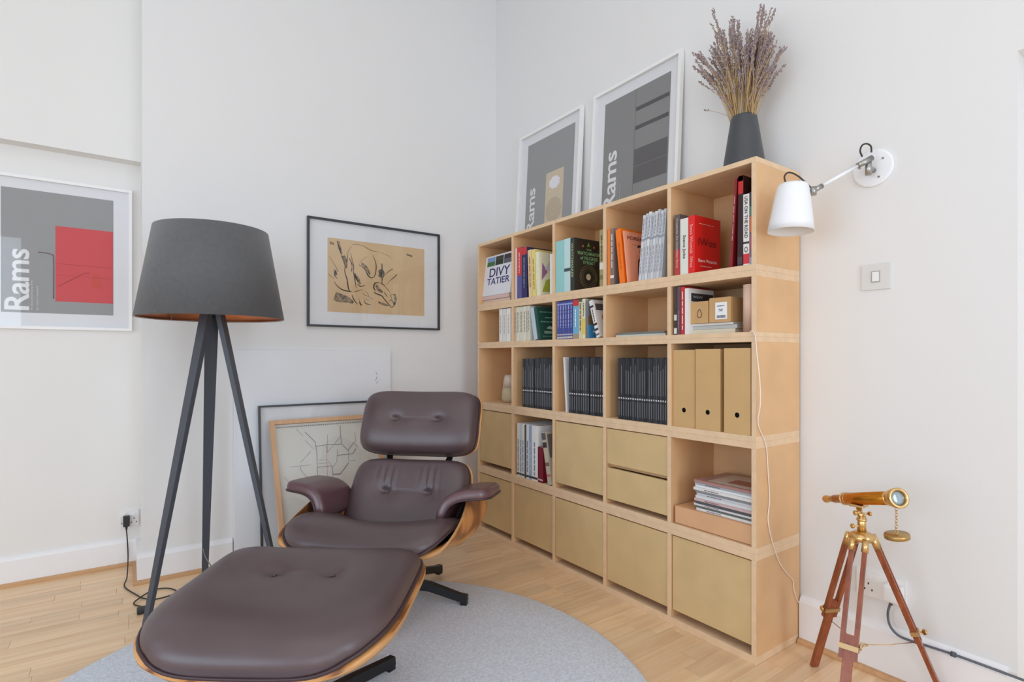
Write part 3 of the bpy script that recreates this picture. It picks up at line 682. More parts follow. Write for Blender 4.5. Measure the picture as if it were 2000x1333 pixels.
magfile(1358, 1407, 1.090, 'middle of the three cardboard magazine files with a finger hole', .006)
magfile(1414, 1466, 1.092, 'right of the three cardboard magazine files with a finger hole', .003)
# --- fourth row
wm = [((1010, 1015), (226, 224, 220), 'white magazine at the left end'), ((1015.5, 1019), (196, 214, 222), 'pale blue magazine second from the left'), ((1019.5, 1024), (230, 230, 226), 'white magazine left of the dark gap'),
      ((1024.5, 1027.5), (90, 80, 70), 'thin brown magazine'), ((1028, 1033), (222, 226, 232), 'pale magazine right of the thin brown one'), ((1033.5, 1038), (150, 170, 200), 'blue-grey magazine'), ((1038.5, 1050), (232, 232, 232), 'thick white catalogue')]
for k, ((a, b_), c_, l_) in enumerate(wm):
    book(a, b_, 0, 4, l_+' in the open cell of the fourth row', c_, depth=.22, hz=.292-.003*(k % 2), hard=False, cat='magazine', name='magazine', spine=[('text', .1, .7, (110, 120, 140) if k != 5 else (225, 230, 240), ('LIVING', 'GARDEN', 'HOUSES', 'OLD', 'INTERIORS', 'DOMAIN', 'COLLECTION')[k]), ('band', .03, .07, (60, 60, 60))])
book(1050.5, 1060, 0, 4, 'shorter dark red hardback in the open cell of the fourth row', (120, 26, 44), depth=.17, hz=.185, spine=[('band', .06, .10, (205, 180, 180))])
book(1070, 1078, 0, 4, 'grey and cream picture magazine leaning left in the fourth row', (190, 180, 160), depth=.2, lean=-.055, hz=.27, hard=False, cat='magazine', name='magazine', spine=[('band', .85, .98, (90, 88, 90)), ('band', .7, .8, (60, 56, 60)), ('band', .35, .42, (120, 100, 90)), ('band', .15, .2, (190, 110, 110))], cover=[('patch', .05, .9, .5, .95, (110, 105, 100)), ('patch', .2, .6, .6, .85, (70, 60, 58))])
ya, yb = cell(5)
t = thing('shallow_tray', 'shallow pinkish wooden tray box under the magazine pile', 'tray', (XF+.01, (ya+yb)/2, ROWS[4][0]))
TRAY = mat('tray_wood', (218, 170, 128), .6, noise=((10, 10, 10), .06, 4)); z0 = ROWS[4][0]+.0005; th_ = .070
mb = MB(); mb.box((XF+.010, ya+.006, z0), (XF+.26, yb-.012, z0+th_), bev=.001); mb.build('tray_body', [TRAY], t)
MB().box((XF+.0095, ya+.007, z0+.002), (XF+.011, yb-.013, z0+.004)).build('front_seam', [flat((120, 84, 58))], t)
zz = z0+th_+.0006; mcols = [((226, 228, 230), 'white'), ((104, 112, 106), 'dark green'), ((225, 222, 226), 'off-white'), ((84, 86, 90), 'black'), ((205, 176, 178), 'dusty pink'), ((218, 220, 222), 'pale grey'), ((200, 204, 208), 'silver'), ((140, 142, 148), 'slate grey'), ((224, 222, 220), 'ivory'), ((232, 234, 236), 'bright white'), ((176, 184, 192), 'blue-grey'), ((168, 128, 124), 'red-brown')]
pos = ['lowest', 'second from the bottom', 'third from the bottom', 'fourth from the bottom', 'fifth from the bottom', 'sixth from the bottom', 'sixth from the top', 'fifth from the top', 'fourth from the top', 'third from the top', 'second from the top', 'topmost']
rg = random.Random(11)
for k, (c_, nm) in enumerate(mcols):
    hgt = rg.choice([.0075, .009, .0105]); l0 = 1357+rg.uniform(-3, 4); 
    x0 = XF+.018+rg.uniform(0, .01); y_hi = onx(l0, 700, x0).y; y_lo = ya+.008; ln = y_hi-y_lo
    root = thing('magazine', '%s magazine, %s in the pile on the shallow tray' % (nm, pos[k]), 'magazine', (x0, (y_hi+y_lo)/2, zz), 0)
    mb = MB().box((0, -ln/2, 0), (.215, ln/2, .0012)).box((0, -ln/2, hgt-.0012), (.215, ln/2, hgt)).box((0, -ln/2, .0012), (.0015, ln/2, hgt-.0012)); mb.build('cover', [flat(c_, .3)], root, local=True)
    MB().box((.0015, -ln/2+.001, .0012), (.213, ln/2-.001, hgt-.0012)).build('pages', [flat((222, 220, 214))], root, local=True)
    if k % 2 == 0:
        mb = MB(); put_words(mb, ('WEEKEND', 'CULTURE', 'DESIGN', 'TRAVEL', 'HOME', 'STYLE')[k//2], V((-.0003, ln*.3, hgt*.2)), (0, -1, 0), (0, 0, 1), .06, hgt*.55, .01); mb.build('title', [flat((90, 60, 60))], root, local=True)
    if k == 11:
        MB().box((.02, -ln*.45, hgt), (.19, ln*.30, hgt+.0004)).build('cover_picture', [flat((196, 190, 186), .25)], root, local=True)
        MB().box((.05, -ln*.40, hgt+.0004), (.12, ln*.05, hgt+.0007)).build('cover_patch', [flat((150, 84, 80), .3)], root, local=True)
    zz += hgt+.0004

# ------------------------------------------------------------------ framed pictures
def frame_box(mb, P0, r, u, w_, h, fw, d, mi=0):
    """four mitred-looking rails; P0 lower left of the outer frame on its back plane, n = r x u points to the viewer"""
    r, u = V(r), V(u); n = r.cross(u)
    def rail(a0, a1, b0, b1):
        vs = [P0+r*a+u*b+n*c for c in (0, d) for a, b in ((a0, b0), (a1, b0), (a1, b1), (a0, b1))]
        mb.add(vs, [(3, 2, 1, 0), (4, 5, 6, 7), (0, 1, 5, 4), (1, 2, 6, 5), (2, 3, 7, 6), (3, 0, 4, 7)], mi)
    rail(0, fw, 0, h); rail(w_-fw, w_, 0, h); rail(fw, w_-fw, 0, fw); rail(fw, w_-fw, h-fw, h)
def sheet(mb, P0, r, u, n, a0, a1, b0, b1, c, mi=0, th=.0006):
    vs = [P0+r*a+u*b+n*cc for cc in (c, c+th) for a, b in ((a0, b0), (a1, b0), (a1, b1), (a0, b1))]
    mb.add(vs, [(3, 2, 1, 0), (4, 5, 6, 7), (0, 1, 5, 4), (1, 2, 6, 5), (2, 3, 7, 6), (3, 0, 4, 7)], mi)
def poster(name, label, P0, r, u, w_, h, fw, art, artc, fm, d=.022, glass=True):
    r, u = V(r).normalized(), V(u).normalized(); n = r.cross(u)
    root = thing(name, label, 'picture', P0+r*(w_/2))
    mb = MB(); frame_box(mb, P0, r, u, w_, h, fw, d); mb.build('frame', [fm], root)
    mb = MB(); sheet(mb, P0, r, u, n, fw, w_-fw, fw, h-fw, .004); mb.build('mount', [MOUNT], root)
    mb = MB(); sheet(mb, P0, r, u, n, *art, .0052); mb.build('print', [artc], root)
    if glass:
        mb = MB(); a, b, c, d_ = [P0+r*x+u*y+n*.014 for x, y in ((fw, fw), (w_-fw, fw), (w_-fw, h-fw), (fw, h-fw))]; mb.quad(a, b, c, d_); mb.build('glass', [glass_mat()], root, recalc=False)
    return root, r, u, n
GREYP = mat('grey_print', (148, 150, 151), .7)
# left poster on the recess wall
P0 = V((-0.535, RECESS-.001, 1.192)); w0, h0 = .565, .717; A = (.070, .487, .077, .655)
t, r, u, n = poster('framed_poster', 'white-framed grey poster with a red square on the left recess wall', P0, (1, 0, 0), (0, 0, 1), w0, h0, .014, A, GREYP, WHITEF)
def Q(x, z): return (x-P0.x, z-P0.z)
def patch(root, P0, r, u, n, poly, c, m_, name='print_shape', mi=0):
    mb = MB(); mb.add([P0+r*x+u*y+n*c for x, y in poly], [list(range(len(poly)))]); return mb.build(name, [m_], root)
def rect(a0, b0, a1, b1): return [(a0, b0), (a1, b0), (a1, b1), (a0, b1)]
patch(t, P0, r, u, n, [Q(-.272, 1.328), Q(-.049, 1.328), Q(-.049, 1.69), Q(-.272, 1.69)], .0062, mat('red_print', (205, 62, 70), .6), 'red_square')
mb = MB()
put_text(mb, 'Rams', P0+r*(-.366+.535)+u*(1.280-1.192)+n*.0058, u, -r, .286, .088, .016, tight=.95)
mb.build('lettering', [flat((228, 228, 230))], t)
mb = MB(); put_text(mb, 'A documentary film', P0+r*(-.352+.535)+u*(.09)+n*.0058, u, -r, .14, .010); put_text(mb, 'by Gary Hustwit', P0+r*(-.332+.535)+u*(.09)+n*.0058, u, -r, .115, .010); mb.build('small_lettering', [flat((205, 206, 208))], t)
mb = MB(); path = smooth_path([P0+r*a+u*b+n*.0066 for a, b in [Q(-.335, 1.557), Q(-.300, 1.555), Q(-.285, 1.548), Q(-.279, 1.53), Q(-.279, 1.34)]], 6); mb.tube(path, .0022, 5); mb.build('drawn_pipe', [flat((120, 84, 90))], t)
mb = MB()
pts = [Q(-.262, 1.40), Q(-.20, 1.445), Q(-.165, 1.47), Q(-.14, 1.475)]; mb.tube(smooth_path([P0+r*a+u*b+n*.0068 for a, b in pts], 6), .0016, 4)
for z_ in (1.455, 1.51): mb.tube([P0+r*(-.265+.535)+u*(z_-1.192)+n*.0066, P0+r*(-.055+.535)+u*(z_-1.196)+n*.0066], .0006, 4)
mb.build('drawn_lines', [flat((170, 40, 52))], t)
patch(t, P0, r, u, n, [Q(-.14, 1.40), Q(-.09, 1.40), Q(-.1, 1.47), Q(-.13, 1.475)], .0066, flat((200, 58, 48)), 'drawn_lamp')

# posters standing on the shelf
def shelf_poster(y_left, y_right, zt, label, name='framed_poster'):
    zb = 1.7515; xb, xt = WALL_B-.042, WALL_B-.0035
    uu = V((xt-xb, 0, zt-zb)); hh = uu.length; uu.normalize(); rr = V((0, -1, 0))
    P = V((xb, y_left, zb+.0004)); nn = rr.cross(uu)
    # back plane: frame back sits at P, front towards -x
    P = P+nn*0.0
    root, r_, u_, n_ = poster(name, label, P, rr, uu, y_left-y_right, hh, .016, (.077, y_left-y_right-.067, .055, hh-.070), GREYP if y_left > 2.5 else mat('grey_print_dark', (132, 132, 133), .7), WHITEF)
    return root, P, r_, u_, n_, hh
t, P, r, u, n, hh = shelf_poster(2.790, 2.213, 2.443, 'white-framed grey poster with a beige radio shape on the bookshelf, left one')
ink = flat((226, 226, 228))
mb = MB(); put_text(mb, 'Rams', P+r*.170+u*.070+n*.0058, u, -r, .270, .075, .016, tight=.95); mb.build('lettering', [ink], t)
BEI = mat('beige_print', (205, 190, 165), .7)
patch(t, P, r, u, n, rect(.270, .055, .430, .395), .0062, BEI, 'radio_body')
patch(t, P, r, u, n, [(.35+.052*math.cos(a)*(1 if k % 2 else .86), .325+.040*math.sin(a)*(1 if k % 2 else .86)) for k, a in enumerate([i*PI/8 for i in range(16)])], .0068, flat((230, 228, 236)), 'radio_dial')
mb = MB()
for q in range(1, 9):
    nn_ = q*7
    for k in range(nn_):
        a = 2*PI*k/nn_; c_ = P+r*(.35+q*.0085*math.cos(a))+u*(.165+q*.0085*math.sin(a))+n*.0066
        mb.add([c_+r*.0026, c_+u*.0026, c_-r*.0026, c_-u*.0026], [(0, 1, 2, 3)])
mb.build('speaker_dots', [flat((120, 100, 78))], t, kind='stuff')
t, P, r, u, n, hh = shelf_poster(2.122, 1.557, 2.449, 'white-framed grey poster with black slots on the bookshelf, right one')
mb = MB(); put_text(mb, 'Rams', P+r*.175+u*.062+n*.0058, u, -r, .300, .085, .016, tight=.95); mb.build('lettering', [flat((226, 226, 228))], t)
mb = MB(); put_text(mb, 'A documentary film', P+r*.190+u*.07+n*.0058, u, -r, .14, .009); put_text(mb, 'by Gary Hustwit', P+r*.208+u*.07+n*.0058, u, -r, .115, .009); mb.build('small_lettering', [flat((180, 180, 182))], t)
def OP(px, py):
    q = onp(px, py, P+n*.006, n)-P; return q.dot(r), q.dot(u)
x_l = OP(1238, 300)[0]; x_r = (2.122-1.557)-.067
patch(t, P, r, u, n, rect(x_l-.0012, .055, x_l+.0012, hh-.070), .0064, flat((92, 92, 94)), 'drawn_edge')
for (za, zb_) in ((OP(1238, 220)[1], OP(1238, 214)[1]), (OP(1238, 256)[1], OP(1238, 250)[1])):
    patch(t, P, r, u, n, rect(x_l+.004, za, x_r-.004, zb_+.004), .0064, flat((70, 70, 72)), 'drawn_slot')
zt_ = OP(1300, 268)[1]; zb_ = OP(1232, 361)[1]; zm_ = (zt_+zb_)/2
patch(t, P, r, u, n, rect(x_l, zb_, x_r-.006, zm_-.001), .0064, flat((84, 82, 84)), 'drawn_panel')
patch(t, P, r, u, n, rect(x_l, zm_+.001, x_r-.006, zt_), .0064, flat((84, 82, 84)), 'drawn_panel')

# life drawing on the chimney breast
P0 = V((0.815, BREAST-.001, 1.229)); wd, hd = .812, .606
t, r, u, n = poster('framed_drawing', 'black-framed charcoal figure drawing on tan paper hanging on the chimney breast', P0, (1, 0, 0), (0, 0, 1), wd, hd, .011, (.112, .709, .086, .503), mat('tan_paper', (216, 186, 146), .8, noise=((5, 5, 5), .08, 4)), BLACKF, d=.02)
pl0 = P0+n*.0064
def DP(zx, zy):                                   # zoomed drawing coordinates -> point on the paper
    return onp(620+zx/7.404, 450+zy/7.404, pl0, n)
def ribbon(mb, pts, wds, c=.0):
    pp = smooth_path([DP(*p) for p in pts], 5); N_ = len(pp); vs = []; fs = []
    for i, p in enumerate(pp):
        a, b = pp[max(i-1, 0)], pp[min(i+1, N_-1)]; d = (b-a).normalized(); s_ = n.cross(d)
        q = i/(N_-1)*(len(wds)-1); k = min(int(q), len(wds)-2); wv = (wds[k]*(1-(q-k))+wds[k+1]*(q-k))*.00021
        vs += [p+s_*wv+n*c, p-s_*wv+n*c]
    for i in range(N_-1): fs.append((2*i, 2*i+1, 2*i+3, 2*i+2))
    mb.add(vs, fs)
strokes = [([(280, 150), (310, 230), (340, 330), (360, 380)], [6, 14, 12, 4]), ([(340, 370), (370, 430), (400, 520), (395, 600), (430, 720), (450, 850), (480, 890)], [4, 8, 10, 10, 14, 16, 6]),
           ([(440, 340), (430, 430), (420, 540)], [5, 10, 4]), ([(480, 330), (500, 420), (525, 520), (520, 600), (540, 700), (560, 840)], [4, 7, 10, 8, 14, 4]), ([(490, 230), (450, 300), (420, 350)], [3, 5, 3]),
           ([(500, 210), (560, 200), (640, 220), (720, 260), (800, 300), (860, 310)], [3, 5, 4, 6, 6, 2]), ([(870, 310), (960, 340), (1040, 380), (1090, 420)], [2, 3, 3, 1]),
           ([(170, 370), (210, 440), (260, 520), (300, 600)], [3, 5, 6, 8]), ([(160, 630), (200, 670), (240, 700)], [5, 6, 3]), ([(240, 570), (270, 600), (250, 650), (290, 700)], [8, 14, 14, 4]),
           ([(240, 740), (290, 810), (360, 860), (430, 880), (500, 890)], [6, 10, 14, 14, 6]), ([(800, 360), (830, 430), (850, 520), (840, 620), (820, 670)], [4, 8, 12, 12, 5]), ([(600, 500), (650, 530), (700, 590), (730, 650), (780, 690), (830, 670)], [6, 8, 10, 16, 10, 5]),
           ([(720, 380), (660, 420), (610, 480)], [2, 4, 3]), ([(930, 480), (935, 540), (930, 620), (920, 720)], [12, 14, 12, 6]), ([(1090, 560), (1040, 590), (980, 640), (940, 700), (935, 770), (980, 800)], [10, 8, 6, 10, 10, 4]),
           ([(1150, 640), (1100, 690), (1040, 740), (1000, 790)], [10, 10, 4, 3]), ([(880, 755), (830, 770), (815, 830), (840, 880)], [8, 16, 18, 8]), ([(820, 900), (870, 925), (930, 950), (970, 1000), (1030, 1070), (1075, 1120)], [10, 16, 14, 12, 10, 8]),
           ([(1075, 1120), (1110, 1080), (1070, 1010), (1040, 1030)], [10, 10, 8, 6]), ([(880, 755), (950, 790), (1010, 850), (1050, 900)], [6, 5, 6, 3]), ([(960, 900), (990, 930), (1010, 970)], [6, 9, 5]), ([(1080, 1000), (1060, 940), (1100, 930)], [5, 6, 4]),
           ([(550, 890), (600, 870), (660, 860)], [4, 6, 3]), ([(520, 900), (560, 880), (600, 890)], [3, 4, 2]), ([(500, 940), (530, 1010), (580, 1075)], [10, 14, 6]), ([(610, 1040), (630, 1080), (650, 1080)], [14, 16, 5]), ([(670, 1010), (700, 1060), (770, 1080)], [6, 12, 5]),
           ([(650, 910), (690, 940), (740, 960), (800, 1000)], [4, 6, 5, 3]), ([(690, 880), (730, 920), (740, 950)], [3, 5, 3]), ([(540, 620), (560, 690), (590, 750)], [14, 26, 10]), ([(570, 770), (620, 810), (690, 800)], [6, 12, 4]), ([(650, 970), (700, 1000), (760, 1020)], [3, 4, 2]), ([(590, 980), (610, 1020), (600, 1060)], [3, 4, 3])]
mb = MB()
for p, w_ in strokes: ribbon(mb, p, [q*1.05 for q in w_])
mb.build('charcoal_lines', [flat((48, 42, 40), .9)], t)
smu = [([(300, 160), (320, 250), (350, 340)], [30, 42, 24]), ([(370, 370), (400, 440), (420, 550)], [50, 56, 20]), ([(250, 950), (330, 980), (420, 1000), (520, 1050)], [120, 120, 90, 30]), ([(640, 480), (700, 540), (760, 640)], [30, 50, 20]),
       ([(900, 570), (930, 620), (900, 680)], [60, 90, 50]), ([(850, 790), (880, 850), (940, 900)], [40, 50, 30]), ([(1110, 920), (1130, 1000), (1110, 1080)], [30, 40, 30]), ([(560, 660), (590, 720), (620, 780)], [30, 50, 20]), ([(250, 590), (270, 650)], [40, 40]), ([(880, 1040), (950, 1070), (1030, 1090)], [20, 40, 20]), ([(180, 180), (240, 200)], [40, 30]), ([(1290, 350), (1370, 380)], [20, 26]), ([(460, 400), (500, 500), (490, 600)], [12, 20, 14])]
mb = MB()
for k, (p, w_) in enumerate(smu): ribbon(mb, p, [q*1.0 for q in w_], -.0003+.00002*k)
mb.build('charcoal_shading', [smudge_mat()], t)

# large black frame leaning on the fireplace board
def leaning(xl, xr, y_top, z_top, y_bot, label, fw, fm, name, art, artm, d=.02, mount=None):
    uu = V((0, y_top-y_bot, z_top)); hh = uu.length; uu.normalize(); rr = V((1, 0, 0)); nn = rr.cross(uu)
    P = V((xl, y_bot, .0008))+nn*(-.0)
    return poster(name, label, P+V((0, 0, 0.0)), rr, uu, xr-xl, hh, fw, art(xr-xl, hh), artm, fm, d)+(P, hh)
leaning(.560, 1.26, 3.060, .806, 2.985, 'large black-framed picture with a white mount leaning behind the wood-framed map', .010, BLACKF, 'leaning_picture', lambda w_, h: (.14, w_-.14, .14, h-.14), mat('pale_print', (214, 216, 222), .7), d=.018)
t, r, u, n, P, hh = leaning(.600, 1.170, 2.995, .727, 2.68, 'pale wood-framed line map leaning in front of the black-framed picture', .022, mat('ash_frame', (214, 170, 130), .5, noise=((40, 4, 4), .12, 3)), 'framed_map', lambda w_, h: (.022, w_-.022, .022, h-.022), mat('map_paper', (212, 210, 202), .7))
pm = P+n*.007
def MPt(zx, zy): return onp(500+zx/4.596, 780+zy/4.596, pm, n)
lines = {'dark': ([(440, 295), (530, 385), (545, 470), (550, 620), (552, 740)], [(530, 425), (640, 410), (760, 405)], [(755, 240), (765, 400), (825, 460), (880, 385), (910, 430)], [(555, 612), (680, 600), (690, 680), (755, 675), (830, 575)], [(730, 505), (870, 490), (895, 445)]),
         'pale': ([(440, 370), (520, 450)], [(300, 610), (495, 590)], [(250, 700), (310, 770)], [(560, 548), (640, 545), (685, 610)], [(640, 480), (750, 345)], [(640, 320), (640, 480)], [(830, 460), (830, 555), (890, 548)], [(730, 450), (725, 560), (690, 610)], [(400, 600), (400, 640), (480, 730)], [(885, 300), (895, 380)], [(360, 270), (420, 330)], [(560, 580), (640, 572)], [(490, 470), (400, 570)], [(690, 680), (660, 740)]),
         'pink': ([(630, 420), (636, 560), (640, 740)], [(690, 672), (755, 668)])}
for k, (cc, wd_) in {'dark': ((120, 122, 128), .0020), 'pale': ((160, 165, 170), .0013), 'pink': ((225, 160, 165), .0018)}.items():
    mb = MB()
    for ln in lines[k]: mb.tube([MPt(*p)+n*.0003 for p in ln], wd_*.7, 4)
    mb.build('printed_route', [flat(cc)], t)
mb = MB(); wtot = .570
for k in range(52):
    a0 = .032+k*.0098; c_ = P+r*a0+u*(hh-.040)+n*.0068
    mb.add([c_, c_+r*.006, c_+r*.006+u*.007, c_+u*.007], [(0, 1, 2, 3)])
mb.build('dotted_border', [flat((120, 122, 128))], t)

# ------------------------------------------------------------------ round rug
t = MB()
RC = V((0.515, 1.612, 0)); RR = .9616
RUG = mat('grey_rug', (224, 231, 244), .95, sheen=.3, noise=((110, 110, 110), .22, 6), bump=((300, 300, 300), 1.0, .004))
prof = [(0, .0002), (RR-.003, .0002), (RR, .004), (RR-.001, .009), (RR-.006, .011)]+[(RR-.006-(RR-.006)*k/6, .0112) for k in range(1, 7)]
rug = thing('round_rug', 'round grey short-pile rug under the lounge chair and ottoman', 'rug', RC)
MB().lathe(prof, Matrix.Translation(RC), 128).build('pile', [RUG], rug)
mb = MB(); mb.tube([RC+V((RR*math.cos(a), RR*math.sin(a), .005)) for a in [2*PI*k/128 for k in range(128)]], .004, 6, closed=True); mb.build('bound_edge', [mat('rug_edge', (196, 200, 208), .9)], rug)

# ------------------------------------------------------------------ cushions and shells
def nx(ne, b): return ne if not isinstance(ne, tuple) else (ne[1] if b > 0 else ne[0])
def pad_mesh(mapf, T, N1=44, N2=34, ne=4.5, pe=7, qe=2.4, buttons=(), under=.004, ripple=None, crown=0.0):
    """pillow over the square, squashed to a super-ellipse; mapf(u, v, h) -> point"""
    mb = MB(); vs = []; idx = {}
    def g(a, N_): x = -1+2*a/N_; return math.copysign(1-(1-abs(x))**1.35, x)
    for side in (1, 0):
        for i in range(N1+1):
            for j in range(N2+1):
                a, b = g(i, N1), g(j, N2)
                rr = max(abs(a), abs(b)); e_ = nx(ne, b); q = (abs(a)**e_+abs(b)**e_)**(1/e_) if rr > 0 else 1
                k_ = rr/q if q > 0 else 1; uu, vv = a*k_, b*k_
                e = max(0, 1-rr**pe)**(1/qe)
                if side:
                    h = T*e+crown*(1-uu*uu)*(1-vv*vv)
                    for bu, bv, D, sg, ax in buttons: h -= D*math.exp(-(((uu-bu)*ax[0])**2+((vv-bv)*ax[1])**2)/sg**2)*min(1, e*1.2)
                    if ripple: h += ripple(uu, vv)*e
                else: h = -under*e
                vs.append(mapf(uu, vv, h)); idx[(side, i, j)] = len(vs)-1
    fs = []
    for side in (1, 0):
        for i in range(N1):
            for j in range(N2): fs.append((idx[(side, i, j)], idx[(side, i+1, j)], idx[(side, i+1, j+1)], idx[(side, i, j+1)]))
    mb.add(vs, fs, 0, True); return mb
def shell_mesh(mapf, th=.012, N1=36, N2=26, ne=4.5, so=1.0):
    mb = MB(); top = []; bot = []
    for i in range(N1+1):
        for j in range(N2+1):
            a, b = -1+2*i/N1, -1+2*j/N2; rr = max(abs(a), abs(b)); e_ = nx(ne, b); q = (abs(a)**e_+abs(b)**e_)**(1/e_) if rr > 0 else 1
            k_ = rr/q if q > 0 else 1; uu, vv = a*k_*so, b*k_*so
            top.append(mapf(uu, vv, -.001)); bot.append(mapf(uu, vv, -.001-th))
    def I(i, j): return i*(N2+1)+j
    fq = [(I(i, j), I(i+1, j), I(i+1, j+1), I(i, j+1)) for i in range(N1) for j in range(N2)]
    mb.add(top, fq, 0, True); mb.add(bot, fq, 0, True)
    rim = [I(i, 0) for i in range(N1)]+[I(N1, j) for j in range(N2)]+[I(i, N2) for i in range(N1, 0, -1)]+[I(0, j) for j in range(N2, 0, -1)]
    L_ = len(rim); mb.add([top[k] for k in rim]+[bot[k] for k in rim], [(k, (k+1) % L_, L_+(k+1) % L_, L_+k) for k in range(L_)], 1, True)
    return mb
def outline(mapf, ne, h, n=96):
    out = []
    for k in range(n):
        a = 2*PI*k/n; c_, s_ = math.cos(a), math.sin(a); e_ = nx(ne, s_); q = (abs(c_)**e_+abs(s_)**e_)**(1/e_); out.append(mapf(c_/q, s_/q, h))
    return out
def curve2(pts):
    """(y, z) through control points, parameter -1..1; returns point and upward normal"""
    pp = smooth_path([V((0, y, z)) for y, z in pts], 24)
    acc = [0]
    for a, b in zip(pp, pp[1:]): acc.append(acc[-1]+(b-a).length)
    def f(s):
        d = (s+1)/2*acc[-1]
        if d <= 0: i = 0; e = d
        elif d >= acc[-1]: i = len(pp)-2; e = d-acc[i]
        else:
            i = max(k for k in range(len(pp)-1) if acc[k] <= d); e = d-acc[i]
        tan = (pp[i+1]-pp[i]).normalized(); return pp[i]+tan*e, V((0, -tan.z, tan.y))
    return f

def simple_map(cv, half, cup, xs=0):
    def f(uu, vv, h):
        p, nn = cv(vv); return V((uu*half(vv)+xs, 0, 0))+p+nn*(h+cup(uu, vv))
    return f

def star_base(root, loc, nlegs, r, a0, post_top, hubz=.085):
    """a0: world-like angle in the local frame"""
    for k in range(nlegs):
        a = a0+2*PI*k/nlegs; d = V((math.cos(a), math.sin(a), 0)); s_ = V((-d.y, d.x, 0))
        def cs(q, wv, zt, zb): return [loc+d*q+s_*wv+V((0, 0, zb)), loc+d*q-s_*wv+V((0, 0, zb)), loc+d*q-s_*wv*.8+V((0, 0, zt)), loc+d*q+s_*wv*.8+V((0, 0, zt))]
        secs = [cs(.02, .020, hubz, hubz-.038), cs(r*.5, .018, hubz-.012, hubz-.045), cs(r*.93, .015, .056, .026), cs(r+.012, .014, .052, .026)]
        mb = MB(); vs = [p for sct in secs for p in sct]; fs = [(0, 1, 2, 3), (15, 14, 13, 12)]
        for i in range(3):
            for q in range(4): fs.append((i*4+q, i*4+(q+1) % 4, i*4+4+(q+1) % 4, i*4+4+q))
        mb.add(vs, fs)
        leg = mb.build('base_leg', [BLACKM], root, local=True)
        mb = MB().add([loc+d*(r-.004+a_)+s_*b_+V((0, 0, z_)) for z_ in (.0118, .030) for a_, b_ in ((-.013, -.013), (.015, -.013), (.015, .013), (-.013, .013))], [(3, 2, 1, 0), (4, 5, 6, 7), (0, 1, 5, 4), (1, 2, 6, 5), (2, 3, 7, 6), (3, 0, 4, 7)])
        o = mb.build('glide', [BLACKM], None, origin=(0, 0, 0)); o.parent = leg
    MB().cyl(loc+V((0, 0, hubz-.04)), loc+V((0, 0, hubz+.012)), .034, .026, 24).build('hub', [BLACKM], root, local=True)
    MB().cyl(loc+V((0, 0, hubz+.01)), loc+V((0, 0, post_top)), .020, .020, 24).build('post', [CHROME], root, local=True)
    MB().box(loc+V((-.10, -.07, post_top-.004)), loc+V((.10, .07, post_top+.012)), bev=.004).build('mounting_plate', [BLACKM], root, local=True)

def yaw_of(ax, at): return -YAW-math.atan2(ax, at)
def crease(f, v0, ue, D):
    return lambda u_, v_: (f(u_, v_) if f else 0)-D*math.exp(-((v_-v0-.03*math.cos(u_*3))/.035)**2)*max(0, min(1, (ue-abs(u_))*12+.3))
# ottoman
OT = cw(-.612, 1.545, 0)
ott = thing('ottoman', 'brown leather ottoman with a curved plywood shell in front of the lounge chair', 'ottoman', OT, yaw_of(.03, 1))
cv = curve2([(-.300, .322), (-.272, .344), (-.20, .358), (0, .362), (.20, .370), (.285, .376)])
def ocup(uu, vv): return .020*abs(uu)**3
om = simple_map(cv, lambda v: .320+.004*v, ocup)
def orip(u_, v_): return .0012*math.sin(u_*26+v_*9)*math.exp(-((v_-.0)**2)/.10)*math.exp(-(u_-.05)**2/.2)
pad_mesh(om, .080, N1=80, N2=64, ne=(3.6, 7), pe=6, qe=2.2, buttons=[(-.27, .22, .012, .07, (1, 1)), (.27, .22, .011, .07, (1, 1)), (-.27, .22, .010, .2, (1, 1)), (.27, .22, .010, .2, (1, 1)), (0, .15, .008, .5, (.7, 1))], ripple=crease(orip, .22, .27, .0022)).build('cushion', [LEATHER], ott, local=True)
for bx_ in (-.27, .27): p = om(bx_, .22, .080-.022-.002); MB().lathe([(0, .0), (.007, .0), (.006, .003), (0, .0045)], Matrix.Translation(p), 12).build('button', [LEATHER], ott, local=True)
oms = simple_map(cv, lambda v: .332+.004*v, ocup)
shell_mesh(lambda a, b, h: oms(a, b*1.03, h-.004), .015, ne=(3.6, 7)).build('shell', [ROSE, ASHPLY], ott, local=True)
MB().tube(outline(lambda a, b, h: om(a*1.004, b*1.004, h), (3.6, 7), .008), .0055, 6, closed=True).build('piping', [PIPE], ott, local=True)
star_base(ott, V((0.02, -.0, 0)), 4, .34, math.radians(59), .335)

# lounge chair
CT = cw(-.505, 2.36, 0)
chair = thing('lounge_chair', 'brown leather lounge chair with curved rosewood shells and padded arms', 'armchair', CT, yaw_of(.17, 1))
# seat bucket shell
base = curve2([(-.40, .345), (-.34, .348), (-.18, .290), (0, .232), (.13, .216), (.22, .236)])
def seat_shell(uu, vv, h):
    p, nn = base(vv); s_ = (vv+1)/2
    tm = math.radians(78+40*min(1, max(0, s_*1.6-.1))); th_ = abs(uu)*tm; rise = .030+.228*(max(0, min(1, s_*1.55)))**1.2; half = .334+.016*s_
    x = half*(max(0, math.sin(th_))/(math.sin(tm) if tm < PI/2 else 1))**.78; z = rise*((1-math.cos(th_))/(1-math.cos(tm)))**1.1
    # outward-ish normal
    nx = -math.sin(th_)*(.25+.75*s_)*math.copysign(1, uu); nrm = (nn+V((nx, 0, 0))).normalized()
    return V((math.copysign(x, uu), 0, z))+p+nrm*h
shell_mesh(lambda a, b, h: seat_shell(a, b, h-.004), .012, 48, 30, ne=5).build('seat_shell', [ROSE, ASHPLY], chair, local=True)
